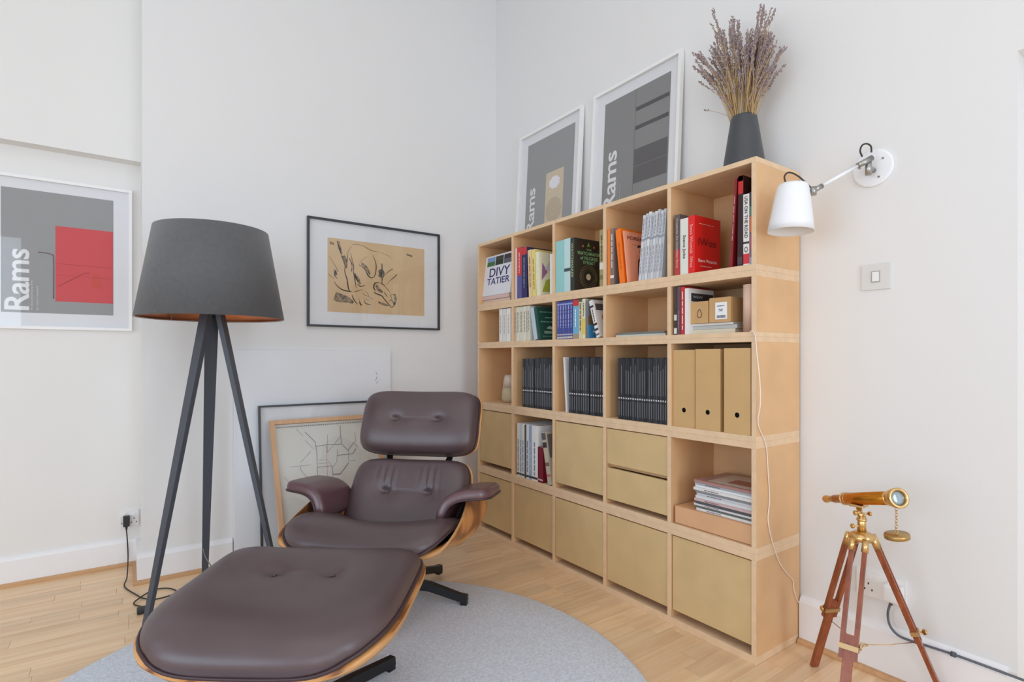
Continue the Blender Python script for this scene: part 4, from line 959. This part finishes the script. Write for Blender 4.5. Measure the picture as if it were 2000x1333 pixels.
sc = curve2([(-.415, .335), (-.37, .360), (-.28, .362), (-.12, .308), (.02, .254), (.10, .245)])
def scup(uu, vv): return (.012+.072*max(0, min(1, (vv+1)*.75)))*abs(uu)**2.2
sm_ = simple_map(sc, lambda v: .326-.008*max(0, v+.3), scup)
def srip(u_, v_): return .0034*math.sin(u_*30+14*v_)*math.exp(-((v_+.05)**2)/.07)*math.exp(-(u_-.15)**2/.14)
pad_mesh(sm_, .068, N1=90, N2=60, ne=4.2, pe=6, qe=2.1, buttons=[(0, .55, .018, .6, (.7, 1))], ripple=srip).build('seat_cushion', [LEATHER], chair, local=True)
MB().tube(outline(lambda a, b, h: sm_(a*1.004, b*1.004, h), 4.2, .006), .0055, 6, closed=True).build('seat_piping', [PIPE], chair, local=True)
# back
bc = curve2([(.045, .235), (.095, .320), (.165, .440), (.235, .565)])
def bh(v): return .292-.022*((v+1)/2)
bm_ = simple_map(bc, bh, lambda u_, v_: .028*u_*u_, .018)
def brip(u_, v_):
    s_ = 0
    for bu in (-.36, .36): s_ += .0045*math.exp(-((u_-bu)/.16)**2)*math.exp(-((v_-.42)/.28)**2)*math.cos((u_-bu)*52)
    return s_
pad_mesh(bm_, .088, N1=90, N2=64, ne=5.5, pe=6, qe=2.2, buttons=[(-.36, .12, .018, .06, (1, 1)), (.36, .12, .018, .06, (1, 1)), (-.36, .12, .012, .2, (1, 1)), (.36, .12, .012, .2, (1, 1))], ripple=crease(brip, .09, .36, .003)).build('back_cushion', [LEATHER], chair, local=True)
bs_ = simple_map(bc, lambda v: bh(v)+.012, lambda u_, v_: .028*u_*u_, .018)
shell_mesh(lambda a, b, h: bs_(a, b*1.03, h-.004), .012, ne=5.5).build('back_shell', [ROSE, ASHPLY], chair, local=True)
MB().tube(outline(lambda a, b, h: bm_(a*1.004, b*1.004, h), 5.5, .006), .005, 6, closed=True).build('back_piping', [PIPE], chair, local=True)
# headrest
hc = curve2([(.268, .588), (.288, .68), (.330, .78), (.385, .868)])
hm_ = simple_map(hc, lambda v: .290, lambda u_, v_: .022*u_*u_, .012)
pad_mesh(hm_, .088, N1=80, N2=60, ne=5.2, pe=6, qe=2.2, buttons=[(-.36, .0, .018, .06, (1, 1)), (.36, .0, .018, .06, (1, 1)), (-.36, 0, .010, .2, (1, 1)), (.36, 0, .010, .2, (1, 1))], ripple=crease(None, -.03, .36, .0022)).build('headrest_cushion', [LEATHER], chair, local=True)
hs_ = simple_map(hc, lambda v: .301, lambda u_, v_: .022*u_*u_, .012)
shell_mesh(lambda a, b, h: hs_(a, b*1.03, h-.004), .012, ne=5.2).build('headrest_shell', [ROSE, ASHPLY], chair, local=True)
MB().tube(outline(lambda a, b, h: hm_(a*1.004, b*1.004, h), 5.2, .006), .005, 6, closed=True).build('headrest_piping', [PIPE], chair, local=True)
for mp_, bv, tt in ((bm_, .12, .088), (hm_, 0, .088)):
    for s_ in (-.36, .36):
        p = mp_(s_, bv, tt-.029); nn = (mp_(s_, bv, .1)-mp_(s_, bv, 0)).normalized()
        MB().lathe([(0, -.002), (.008, -.001), (.0075, .003), (0, .006)], Matrix.Translation(p) @ nn.to_track_quat('Z', 'Y').to_matrix().to_4x4(), 14).build('button', [LEATHER], chair, local=True)
for s_ in (-.15, .15):       # spine brackets joining the shells
    pts = [bs_(s_/.29, -.1, -.026), bs_(s_/.29, .55, -.026), bs_(s_/.29, 1.0, -.022), hs_(s_/.30, -1.0, -.022), hs_(s_/.30, -.5, -.026), hs_(s_/.30, .1, -.024)]
    mb = MB()
    pp = smooth_path(pts, 5); vs = []; fs = []
    for i, p in enumerate(pp):
        a, b = pp[max(i-1, 0)], pp[min(i+1, len(pp)-1)]; d = (b-a).normalized(); nn = V((0, -d.z, d.y)).normalized()
        vs += [p+V((.014, 0, 0))+nn*.004, p-V((.014, 0, 0))+nn*.004, p-V((.014, 0, 0))-nn*.004, p+V((.014, 0, 0))-nn*.004]
    for i in range(len(pp)-1):
        for q in range(4): fs.append((i*4+q, i*4+(q+1) % 4, i*4+4+(q+1) % 4, i*4+4+q))
    fs += [(0, 1, 2, 3), tuple(len(vs)-4+q for q in (3, 2, 1, 0))]; mb.add(vs, fs); mb.build('back_bracket', [BLACKM], chair, local=True)
# arms
for s_ in (-1, 1):
    ac = [(.268, .372), (.276, .415), (.296, .452), (.345, .474), (.452, .480)]
    acv = curve2(ac)
    def am(uu, vv, h, s_=s_):
        p, nn = acv(vv)                           # curve lies in (x, z): y slot holds x
        y = .0+uu*(.155-.02*(vv+1)/2)
        q = p+nn*h
        return V((s_*q.y-.010, y+.02*(vv), q.z-.10*(y)))
    pm_ = pad_mesh(am, .040, N1=40, N2=50, ne=6, pe=12, qe=3.2, under=.006)
    pm_.build('armrest', [LEATHARM], chair, local=True)
    MB().tube(outline(am, 6, .0), .0045, 6, closed=True).build('armrest_piping', [PIPE], chair, local=True)
star_base(chair, V((0, .01, 0)), 5, .309, math.radians(-11+9.6), .17, hubz=.105)
MB().box((-.11, -.08, .170), (.11, .14, .206), bev=.006).build('seat_support', [BLACKM], chair, local=True)

# ------------------------------------------------------------------ floor lamp
LX, LT, LR, LA, LH, LRT = -1.2627, 2.3006, .2843, -.618, 1.2801, .0222
LC = cw(LX, LT, 0)
lamp = thing('floor_lamp', 'dark grey tripod floor lamp with a tapered drum shade in the left corner', 'floor lamp', LC)
for k in range(3):
    a = LA+k*2*PI/3; d = cw(math.sin(a), math.cos(a)); d.normalize(); s_ = V((-d.y, d.x, 0))
    lo, hi = LC+d*LR, LC+d*LRT+V((0, 0, LH))
    mb = MB(); vs = []
    for p, wv, tv in ((lo, .012, .008), (hi, .026, .010)):
        vs += [p+s_*wv+d*tv, p-s_*wv+d*tv, p-s_*wv-d*tv, p+s_*wv-d*tv]
    mb.add(vs, [(3, 2, 1, 0), (4, 5, 6, 7), (0, 1, 5, 4), (1, 2, 6, 5), (2, 3, 7, 6), (3, 0, 4, 7)]); mb.build('leg', [LAMPLEG], lamp)
MB().cyl(LC+V((0, 0, LH-.05)), LC+V((0, 0, LH+.02)), .030, .034, 24).build('hub', [BLACKM], lamp)
MB().cyl(LC+V((0, 0, LH+.02)), LC+V((0, 0, LH+.10)), .016, .016, 16).build('bulb_holder', [WHITEP], lamp)
MB().lathe([(0, .10), (.012, .10), (.020, .13), (.030, .16), (.026, .19), (0, .205)], Matrix.Translation(LC+V((0, 0, LH))), 20).build('bulb', [flat((235, 235, 230), .2)], lamp)
zb, zt, rb, rt = 1.222, 1.592, .279, .215
Ml = Matrix.Translation(LC)
sh = MB().lathe([(rb, zb), (rt, zt), (rt-.002, zt), (rb-.002, zb)], Ml, 96, closed=True).build('lampshade', [CLOTH], lamp)
o = MB().lathe([(rb-.0022, zb+.0005), (rt-.0022, zt-.0005), (rt-.0030, zt-.0005), (rb-.0030, zb+.0005)], Ml, 96, closed=True).build('shade_lining', [COPPER], None, origin=LC); o.parent = sh; o.location = (0, 0, 0)
for zz_, rr_ in ((zb+.003, rb-.004), (zt-.003, rt-.004)): MB().tube([LC+V((rr_*math.cos(a), rr_*math.sin(a), zz_)) for a in [2*PI*k/64 for k in range(64)]], .0022, 6, closed=True).build('shade_ring', [STEEL], lamp)
mb = MB()
for k in range(3):
    a = 2*PI*k/3; mb.tube([LC+V((.02*math.cos(a), .02*math.sin(a), LH+.06)), LC+V(((rb-.010)*math.cos(a)*.9, (rb-.010)*math.sin(a)*.9, LH+.01)), LC+V(((rb-.006)*math.cos(a), (rb-.006)*math.sin(a), zb+.004))], .0018, 6)
mb.build('shade_spider', [STEEL], lamp)
# cord, foot switch
cp = [ony(246, 1026, 3.385), ony(249, 1060, 3.378), ony(250, 1092, 3.36), onz(248, 1128, .02), onz(243, 1146, .006), onz(262, 1160, .0045), onz(283, 1170, .0045), onz(310, 1170, .0045), onz(345, 1158, .0045), onz(330, 1150, .0045), onz(300, 1153, .0045), onz(268, 1172, .009), onz(262, 1181, .0045), onz(280, 1186, .0045), onz(300, 1187, .0045)]
MB().tube(smooth_path(cp, 8), .0028, 6).build('power_cord', [RUBBER], lamp)
sw = onz(274, 1198, .0)
MB().box(sw+V((-.012, -.022, .0006)), sw+V((.022, .022, .020)), bev=.006).build('foot_switch', [RUBBER], lamp)
l2 = [cw(LX, LT, 0)+V((0, 0, 0))]
ck = [ony(398, 1078, 2.78), ony(402, 1090, 2.76), ony(412, 1106, 2.74), onz(430, 1135, .004)]
MB().tube(smooth_path([ony(397, 1073, 2.80)]+ck, 5), .0022, 6).build('cord_tail', [flat((120, 120, 122))], lamp)
# socket on the recess wall and its black plug
def socket(name, label, c, r, n, w_, h, switches=True, plate=WHITEP):
    r, n = V(r), V(n); u = V((0, 0, 1)); root = thing(name, label, 'socket', c)
    def bx(a0, a1, b0, b1, c0, c1, nm, m_, par=root):
        vs = [c+r*a+u*b+n*q for q in (c0, c1) for a, b in ((a0, b0), (a1, b0), (a1, b1), (a0, b1))]
        mb = MB().add(vs, [(3, 2, 1, 0), (4, 5, 6, 7), (0, 1, 5, 4), (1, 2, 6, 5), (2, 3, 7, 6), (3, 0, 4, 7)]); return mb.build(nm, [m_], root)
    bx(-w_/2, w_/2, -h/2, h/2, .0002, .009, 'plate', plate)
    for s_ in (-.25, .25):
        bx(w_*s_-.003-.009, w_*s_-.003+.009, h*.18, h*.38, .009, .012, 'switch', WHITEF)
        for dx_, dz_ in ((0, .0), (-.011, -.02), (.011, -.02)): bx(w_*s_+dx_-.002, w_*s_+dx_+.002, dz_-.004, dz_+.003, .009, .0093, 'pin_hole', RUBBER)
    return root
sc_ = V((-.015+.0, RECESS, .232)); sc_ = ony(250, 1013, RECESS); 
socket('wall_socket', 'small white mains socket low on the recess wall, left of the lamp legs', V((.018, RECESS, sc_.z)), (1, 0, 0), (0, -1, 0), .080, .080)
pp = ony(247, 1018, RECESS-.02)
o = MB().box((pp.x-.014, RECESS-.042, pp.z-.026), (pp.x+.014, RECESS-.0097, pp.z+.026), bev=.005)
t = thing('black_plug', 'black mains plug in the left wall socket', 'plug', (pp.x, RECESS-.03, pp.z-.026)); o.build('plug_body', [RUBBER], t)
MB().cyl((pp.x, RECESS-.03, pp.z-.026), (pp.x, RECESS-.027, pp.z-.042), .006, .004, 10).build('cord_grip', [RUBBER], t)

# ------------------------------------------------------------------ vase and dried lavender
VC = V((XF+.135, 1.1745, 1.7515)); 
VC = V((1.93, onx(1453, 228, 1.93).y, 1.7515))
vh = .226
vase = thing('tapered_vase', 'dark grey tapered vase holding dried lavender on the bookshelf', 'vase', VC)
MB().lathe([(0, 0), (.078, 0), (.081, .003), (.0805, .008), (.0475, vh-.006), (.045, vh), (.040, vh), (.039, vh-.01), (.06, .03), (0, .012)], Matrix.Translation(VC), 48).build('vase_body', [mat('vase_glaze', (66, 69, 73), .38)], vase)
STEM = mat('dried_stem', (196, 166, 122), .8); FLOWR = mat('dried_lavender', (170, 154, 156), .9, rgb2=(138, 120, 124), noise=((200, 200, 200), .3, 2))
rg = random.Random(21)
def sprig(parent, base, tip, bend, nfl, hl, seed):
    r2 = random.Random(seed); mid = (base+tip)/2+bend
    pts = smooth_path([base, mid, tip], 6); mb = MB()
    mb.tube(pts, [.0012]*(len(pts)-2)+[.0009, .0006], 4)
    L_ = (tip-base).length
    for k in range(nfl):
        f = 1-(k/(nfl-1))*hl/L_ if nfl > 1 else 1
        f = max(.5, f)
        q = f*(len(pts)-1); i = min(int(q), len(pts)-2); c_ = pts[i].lerp(pts[i+1], q-i); d = (pts[i+1]-pts[i]).normalized()
        for m_ in range(2):
            a = r2.random()*2*PI; uu = d.orthogonal().normalized(); ww = d.cross(uu); o_ = (uu*math.cos(a)+ww*math.sin(a))*r2.uniform(.001, .0058)
            s1 = r2.uniform(.0018, .0036); e_ = d*s1*1.7
            cc = c_+o_+d*r2.uniform(-.003, .003)
            mb.add([cc-e_, cc+uu*s1, cc+ww*s1, cc-uu*s1, cc-ww*s1, cc+e_], [(0, 2, 1), (0, 3, 2), (0, 4, 3), (0, 1, 4), (5, 1, 2), (5, 2, 3), (5, 3, 4), (5, 4, 1)], 1)
    mb.build('sprig', [STEM, FLOWR], parent, merge=False)
rimc = VC+V((0, 0, vh-.02))
def VP(px, py, x): return onx(px, py, x)
for name_, lab_, cx_, specs in (('lavender_bunch', 'left bunch of dried lavender stems spilling to the left of the vase', -1, 78), ('lavender_bunch', 'right bunch of dried lavender stems standing upright in the vase', 1, 112)):
    root = thing(name_, lab_, 'dried lavender', VC+V((0, -.012*cx_, vh-.10)))
    for k in range(specs):
        if cx_ < 0:
            px = rg.triangular(1352, 1460, 1420); py = rg.uniform(30, 150) if px > 1400 else rg.uniform(95, 170)
            if rg.random() < .15: px, py = rg.uniform(1352, 1385), rg.uniform(100, 160)
            if rg.random() < .25: px, py = rg.uniform(1388, 1420), rg.uniform(15, 110)
            bpx = rg.uniform(1433, 1447)
        else:
            px = rg.triangular(1415, 1545, 1480); py = 50+abs(px-1485)*.35+rg.uniform(0, 85)
            if rg.random() < .08: px, py = rg.uniform(1480, 1515), rg.uniform(8, 40)
            bpx = rg.uniform(1452, 1469)
        xt = 1.93+rg.uniform(-.055, .05)
        tip = VP(px, py, xt); bp_ = VP(bpx, 238, 1.93+rg.uniform(-.012, .012)); 
        bend = V((0, (tip.y-bp_.y)*-.16+rg.uniform(-.014, .014), .01))
        sprig(root, bp_-V((0, 0, .05)), tip, bend, rg.randint(12, 20), rg.uniform(.07, .15), k*7+cx_)
root = thing('stray_lavender_sprig', 'thin single lavender sprig drooping left below the bunches', 'dried lavender', VP(1440, 232, 1.93))
sprig(root, VP(1440, 236, 1.93), VP(1376, 215, 1.95), V((0, 0, .008)), 3, .03, 99)

# ------------------------------------------------------------------ wall lamp
sc0 = V((WALL_B, .797, 1.699))
wl = thing('wall_lamp', 'white swing-arm wall lamp with a conical shade beside the bookshelf', 'wall lamp', sc0)
Rx = Matrix.Translation(sc0) @ Matrix.Rotation(-PI/2, 4, 'Y')
MB().lathe([(0, .0002), (.062, .0002), (.063, .004), (.061, .0075), (.056, .0085), (0, .0085)], Rx, 48).build('wall_plate', [WHITEM], wl)
for a in (.25, 2.5, 4.2): c_ = sc0+V((-.0085, .040*math.cos(a), .040*math.sin(a))); MB().cyl(c_, c_-V((.0015, 0, 0)), .0035, seg=10).build('screw', [STEEL], wl)
J1 = V((2.015, onx(1696, 326, 2.015).y, onx(1696, 326, 2.015).z))
mb = MB().cyl(sc0+V((-.008, J1.y-sc0.y, J1.z-sc0.z-.004)), J1+V((-.0, 0, -.004)), .008, seg=14); mb.cyl(J1+V((0, 0, -.028)), J1+V((0, 0, .020)), .010, seg=18); mb.build('pivot', [STEEL], wl)
J1t = onx(1697, 312, 2.010); J2 = onx(1588, 373, 1.86)
ad = (J2-J1t).normalized()
MB().cyl(J1t-ad*.012, J1t+ad*.042, .0095, seg=16).build('arm_clamp', [STEEL], wl)
MB().cyl(J1t+ad*.04, J2-ad*.030, .0055, seg=14).build('arm', [WHITEM], wl)
MB().cyl(J2-ad*.034, J2+ad*.0, .0085, seg=16).cyl(J2+V((0, 0, -.014)), J2+V((0, 0, .012)), .011, seg=18).build('elbow', [STEEL], wl)
SHc = onx(1544, 453, 1.80)
zt_ = onx(1540, 362, 1.80).z-SHc.z
tilt = Matrix.Rotation(math.radians(3), 4, V((ad.y, -ad.x, 0)))
Ms = Matrix.Translation(SHc) @ tilt
shd = MB().lathe([(.0705, 0), (.0665, .03), (.055, .11), (.0475, zt_-.008), (.043, zt_), (0, zt_+.001), (0, zt_-.0015), (.0415, zt_-.002), (.0455, zt_-.01), (.053, .11), (.0650, .03), (.0690, 0)], Ms, 64, closed=True).build('shade', [WHITEM], wl)
MB().cyl(J2+V((0, 0, 0)), Ms @ V((.0, 0, .118))+(J2-SHc).normalized()*.045, .007, seg=12).build('shade_bracket', [STEEL], wl)
mb = MB().cyl(Ms @ V((0, 0, .06)), Ms @ V((0, 0, zt_-.003)), .018, seg=16); mb.build('bulb_holder', [WHITEP], wl)
mb = MB().lathe([(0, .02), (.012, .022), (.022, .04), (.020, .055), (.014, .065)], Ms, 18); mb.build('bulb', [flat((235, 233, 225), .2)], wl)
CABLE = mat('fabric_cable', (62, 50, 48), .7)
a0 = Ms @ V((0, 0, zt_)); 
MB().tube(smooth_path([onx(1537, 362, 1.80), onx(1532, 346, 1.80), onx(1541, 337, 1.81), onx(1560, 345, 1.83), onx(1584, 367, 1.86)], 8), .0028, 8).build('shade_cable', [CABLE], wl)
MB().tube(smooth_path([onx(1684, 306, 2.0), onx(1680, 295, 2.0), onx(1684, 284, 2.005), onx(1693, 281, 2.015), onx(1701, 286, 2.02), onx(1702, 298, 2.025)], 8), .0028, 8).build('pivot_cable', [CABLE], wl)

# light switch
c_ = V((WALL_B, .7875, 1.331))
t = thing('light_switch', 'square brushed light switch on the right wall', 'light switch', c_)
PEW = mat('switch_plate', (216, 216, 214), .35)
MB().box((WALL_B-.006, .7875-.0435, 1.331-.0435), (WALL_B-.0002, .7875+.0435, 1.331+.0435), bev=.0015).build('plate', [PEW], t)
MB().box((WALL_B-.0095, .7875-.010, 1.331-.016), (WALL_B-.006, .7875+.010, 1.331+.016), bev=.001).build('rocker', [WHITEP], t)
MB().box((WALL_B-.0068, .7875-.0135, 1.331-.0195), (WALL_B-.0058, .7875+.0135, 1.331+.0195)).build('rocker_surround', [flat((170, 170, 170))], t)
# double socket and white plug behind the telescope
scz = .293
socket('wall_socket', 'white double socket on the right wall behind the telescope', V((WALL_B, .772, scz)), (0, -1, 0), (-1, 0, 0), .146, .086)
pc = onx(1745, 1160, WALL_B-.03)
t = thing('white_plug', 'chunky white mains plug in the socket behind the telescope', 'plug', (WALL_B-.03, pc.y, pc.z-.03))
MB().box((WALL_B-.050, pc.y-.026, pc.z-.028), (WALL_B-.0097, pc.y+.026, pc.z+.026), bev=.007).build('plug_body', [WHITEP], t)
MB().cyl((WALL_B-.03, pc.y+.006, pc.z-.027), (WALL_B-.03, pc.y+.008, pc.z-.040), .007, .005, 10).build('cord_grip', [flat((90, 92, 98))], t)
cabl = [onx(1738, 1182, 2.035), onx(1734, 1200, 2.035), onx(1738, 1222, 2.035), onx(1752, 1240, 2.035), onx(1772, 1250, 2.038), onx(1810, 1262, 2.040), onx(1862, 1279, 2.041), onx(1920, 1300, 2.041), onx(1990, 1326, 2.041), onx(2060, 1352, 2.041)]
t = thing('grey_cable', 'thick grey cable running along the baseboard top behind the telescope', 'cable', cabl[4])
MB().tube(smooth_path(cabl, 6), .0038, 8).build('cable_run', [flat((96, 100, 110), .5)], t)
c_ = cabl[6]; MB().cyl(c_+V((0, .006, 0)), c_-V((0, .006, 0)), .0075, seg=12).build('cable_clip', [flat((80, 82, 92))], t)
# white cable down the shelf end
wc = [V((XF-.004, 1.06, 1.150)), onx(1474, 652, XF-.004), onx(1478, 690, XF-.0045), onx(1484, 745, XF-.0045), onx(1485, 790, XF-.003), V((XF+.004, YR-.004, onx(1489, 830, XF).z))]
sidep = [(1496, 870), (1500, 920), (1503, 975), (1500, 1015), (1506, 1050), (1515, 1080), (1524, 1103), (1538, 1122), (1549, 1135), (1550, 1150), (1555, 1168), (1560, 1178)]
for px, py in sidep: q = ony(px, py, YR-.004); q.x = min(q.x, 2.045); wc.append(q)
t = thing('white_cable', 'thin white cable hanging down the right side of the bookshelf', 'cable', wc[-1])
MB().tube(smooth_path(wc, 6), .0019, 6).build('cable_run', [flat((236, 226, 216), .5)], t)

# ------------------------------------------------------------------ brass telescope on a wooden tripod
hub = cw(1.0646, 1.66, .522)
tel = thing('telescope', 'brass telescope on a reddish wooden tripod beside the bookshelf', 'telescope', V((hub.x, hub.y, 0)))
ey = cw(612/F_PX*1.853, 1.853, .578); ob = cw(757/F_PX*1.502, 1.502, .672); ax = (ob-ey).normalized(); L_ = (ob-ey).length
q4 = Matrix.Translation(ey) @ ax.to_track_quat('Z', 'Y').to_matrix().to_4x4()
MB().lathe([(0, 0), (.011, 0), (.0125, .004), (.0125, .012), (.0105, .016), (.0105, .05), (.0125, .052), (.0125, .060), (.011, .062)], q4, 28).build('eyepiece', [BRASS], tel)
MB().lathe([(.0135, .058), (.0135, .098), (.0155, .10), (.0155, .108), (.014, .11)], q4, 28).build('draw_tube', [BRASSO], tel)
MB().lathe([(.0165, .105), (.018, .11), (.018, .118), (.0185, .12), (.0192, L_-.03)], q4, 32).build('main_tube', [BRASSO], tel)
for zz_, rr_ in ((.110, .0200), (.125, .0195), (L_-.045, .0205)): MB().lathe([(rr_-.002, zz_), (rr_, zz_+.001), (rr_, zz_+.005), (rr_-.002, zz_+.006)], q4, 32).build('ring', [BRASS], tel)
MB().lathe([(.0195, L_-.032), (.024, L_-.028), (.0275, L_-.012), (.028, L_-.002), (.0265, L_), (.0205, L_), (.0200, L_-.006), (.0200, L_-.012)], q4, 40).build('objective_bell', [BRASS], tel)
MB().lathe([(0, L_-.006), (.012, L_-.0068), (.0202, L_-.009), (.0202, L_-.011), (0, L_-.011)], q4, 32).build('lens', [mat('lens_glass', (150, 168, 178), .05, spec=1.0, coat=1.0)], tel)
mid = ey+ax*(L_*.50); hz_ = V((hub.x, hub.y, 0))
tc_ = V((hub.x, hub.y, 0)); topz = mid.z-.024
MB().box(V((mid.x, mid.y, mid.z))+V((-.02, -.02, -.024)), V((mid.x, mid.y, mid.z))+V((.02, .02, -.0165)), bev=.002).build('saddle', [BRASS], tel)
hubt = V((mid.x, mid.y, topz)); hubb = V((hub.x, hub.y, .528))
mb = MB().cyl(hubt, hubb+V((0, 0, .035)), .0075, .0085, 16).cyl(hubb+V((0, 0, .05)), hubb+V((0, 0, .0)), .011, .0125, 20); mb.cyl(hubb+V((0, 0, .035)), hubb+V((0, 0, .042)), .014, .014, 20); mb.build('pivot_column', [BRASS], tel)
rt_ = cw(1, 0)
for zz_, s_, ln_ in ((.055, 1, .022), (.058, -1, .018), (.018, -1, .026)):
    a = hubb+V((0, 0, zz_)); b = a+rt_*(s_*ln_); MB().cyl(a, b, .003, seg=8).cyl(b, b+rt_*(s_*.005), .007, seg=14).build('knob', [BRASS], tel)
MB().lathe([(0, .503), (.030, .503), (.034, .508), (.034, .520), (.022, .528), (.012, .530), (0, .530)], Matrix.Translation(V((hub.x, hub.y, 0))), 24).build('crown', [BRASS], tel)
feet = [onz(1590, 1302, 0), cw(.885, 1.475, 0), cw(1.318, 1.652, 0)]
for k, ft in enumerate(feet):
    d = (ft-V((hub.x, hub.y, 0))); d.z = 0; d.normalize(); s_ = V((-d.y, d.x, 0))
    top = V((hub.x, hub.y, .512))+d*.034; foot = ft+V((0, 0, .002)); s_ = cw(.62, .78) if k == 2 else s_; ax_ = (foot-top).normalized(); Ln = (foot-top).length; nn_ = ax_.cross(s_).normalized()
    leg = None
    def bar(a, b, wv, tv, off=0, nm='rod', m_=TRIPOD, par=tel, taper=1.0, offt=0):
        vs = []
        for p, q, oo in ((a, 1, off), (b, taper, offt if offt else off)):
            c = p+s_*oo; vs += [c+s_*wv*q+nn_*tv, c-s_*wv*q+nn_*tv, c-s_*wv*q-nn_*tv, c+s_*wv*q-nn_*tv]
        mb = MB().add(vs, [(3, 2, 1, 0), (4, 5, 6, 7), (0, 1, 5, 4), (1, 2, 6, 5), (2, 3, 7, 6), (3, 0, 4, 7)])
        o = mb.build(nm, [m_], tel if par is tel else None, origin=None if par is tel else world_loc(par))
        if par is not tel: o.parent = par; o.location = (0, 0, 0)
        return o
    if k < 2: sp = .017; split = .60
    else: sp = .012; split = .62
    lower = bar(top+ax_*Ln*(split-.12), foot, .0125, .006, nm='leg')           # sliding lower slat
    for sg in (-1, 1):
        bar(top+ax_*.026, top+ax_*Ln*split, .0055, .0075, sg*sp, 'rod', par=lower)
        a = top+s_*sg*sp; mb = MB().cyl(a-ax_*.004, a+ax_*.034, .0085, .0095, 12)
        o = mb.build('ferrule', [BRASS], None, origin=world_loc(lower)); o.parent = lower; o.location = (0, 0, 0)
    bar(top+ax_*Ln*(split-.115), top+ax_*Ln*(split-.07), sp-.004, .0065, nm='block', par=lower)
    a = top+ax_*Ln*(split-.07); bar(a, a+ax_*.014, sp+.008, .0105, nm='clamp', m_=mat('clamp_brass', (196, 164, 122), .45, .9), par=lower)
    mb = MB(); b = a+ax_*.007+rt_*(.028 if k else -.028); mb.cyl(a+ax_*.007, b, .0032, seg=8).cyl(b, b+rt_*(.004 if k else -.004), .0085, seg=12); o = mb.build('thumb_screw', [BRASS], None, origin=world_loc(lower)); o.parent = lower; o.location = (0, 0, 0)
    MB().tube([top+s_*sp, V((hub.x, hub.y, .515))+d*.012, top-s_*sp], .006, 8).build('hinge', [BRASS], tel)
# spreader chain between the legs
def chain(mb, a, b, sag, n_, r_, wr):
    pts = [a.lerp(b, k/n_)+V((0, 0, -sag*4*(k/n_)*(1-k/n_))) for k in range(n_+1)]
    for i in range(n_):
        c = (pts[i]+pts[i+1])/2; d = (pts[i+1]-pts[i]); ln = d.length; d.normalize(); s1 = d.orthogonal().normalized(); s2 = d.cross(s1); side = s1 if i % 2 else s2
        mb.tube([c+d*(ln*.62)*math.cos(q)+side*r_*math.sin(q) for q in [2*PI*j/8 for j in range(8)]], wr, 4, closed=True)
h1, h2, h3 = [V((hub.x, hub.y, .512)).lerp(f_, .62) for f_ in feet]
cen = (h1+h2+h3)/3+V((0, 0, -.012))
mb = MB()
for h_ in (h1, h2, h3): mb.tube([h_, h_.lerp(cen, .5)+V((0, 0, -.004)), cen], .0011, 5)
mb.tube([cen+V((.009*math.cos(a), .009*math.sin(a), 0)) for a in [2*PI*k/14 for k in range(14)]], .0013, 5, closed=True); mb.build('spreader_wire', [BRASS], tel)
# lens cap on its chain
ca = ob-ax*.012+V((0, 0, -.027)); cb = V((ca.x, ca.y, ca.z-.072))
mb = MB(); chain(mb, ca, cb, 0, 9, .0038, .0010); mb.build('cap_chain', [BRASS], tel)
Mc = Matrix.Translation(cb) @ Matrix.Rotation(math.radians(9), 4, V((cyaw, -syaw, 0)).cross(V((0, 0, 1))))
MB().lathe([(0, 0), (.030, 0), (.031, -.003), (.031, -.011), (.029, -.012), (0, -.011)], Mc, 36).build('lens_cap', [mat('dull_brass', (190, 158, 104), .35, 1.0)], tel)
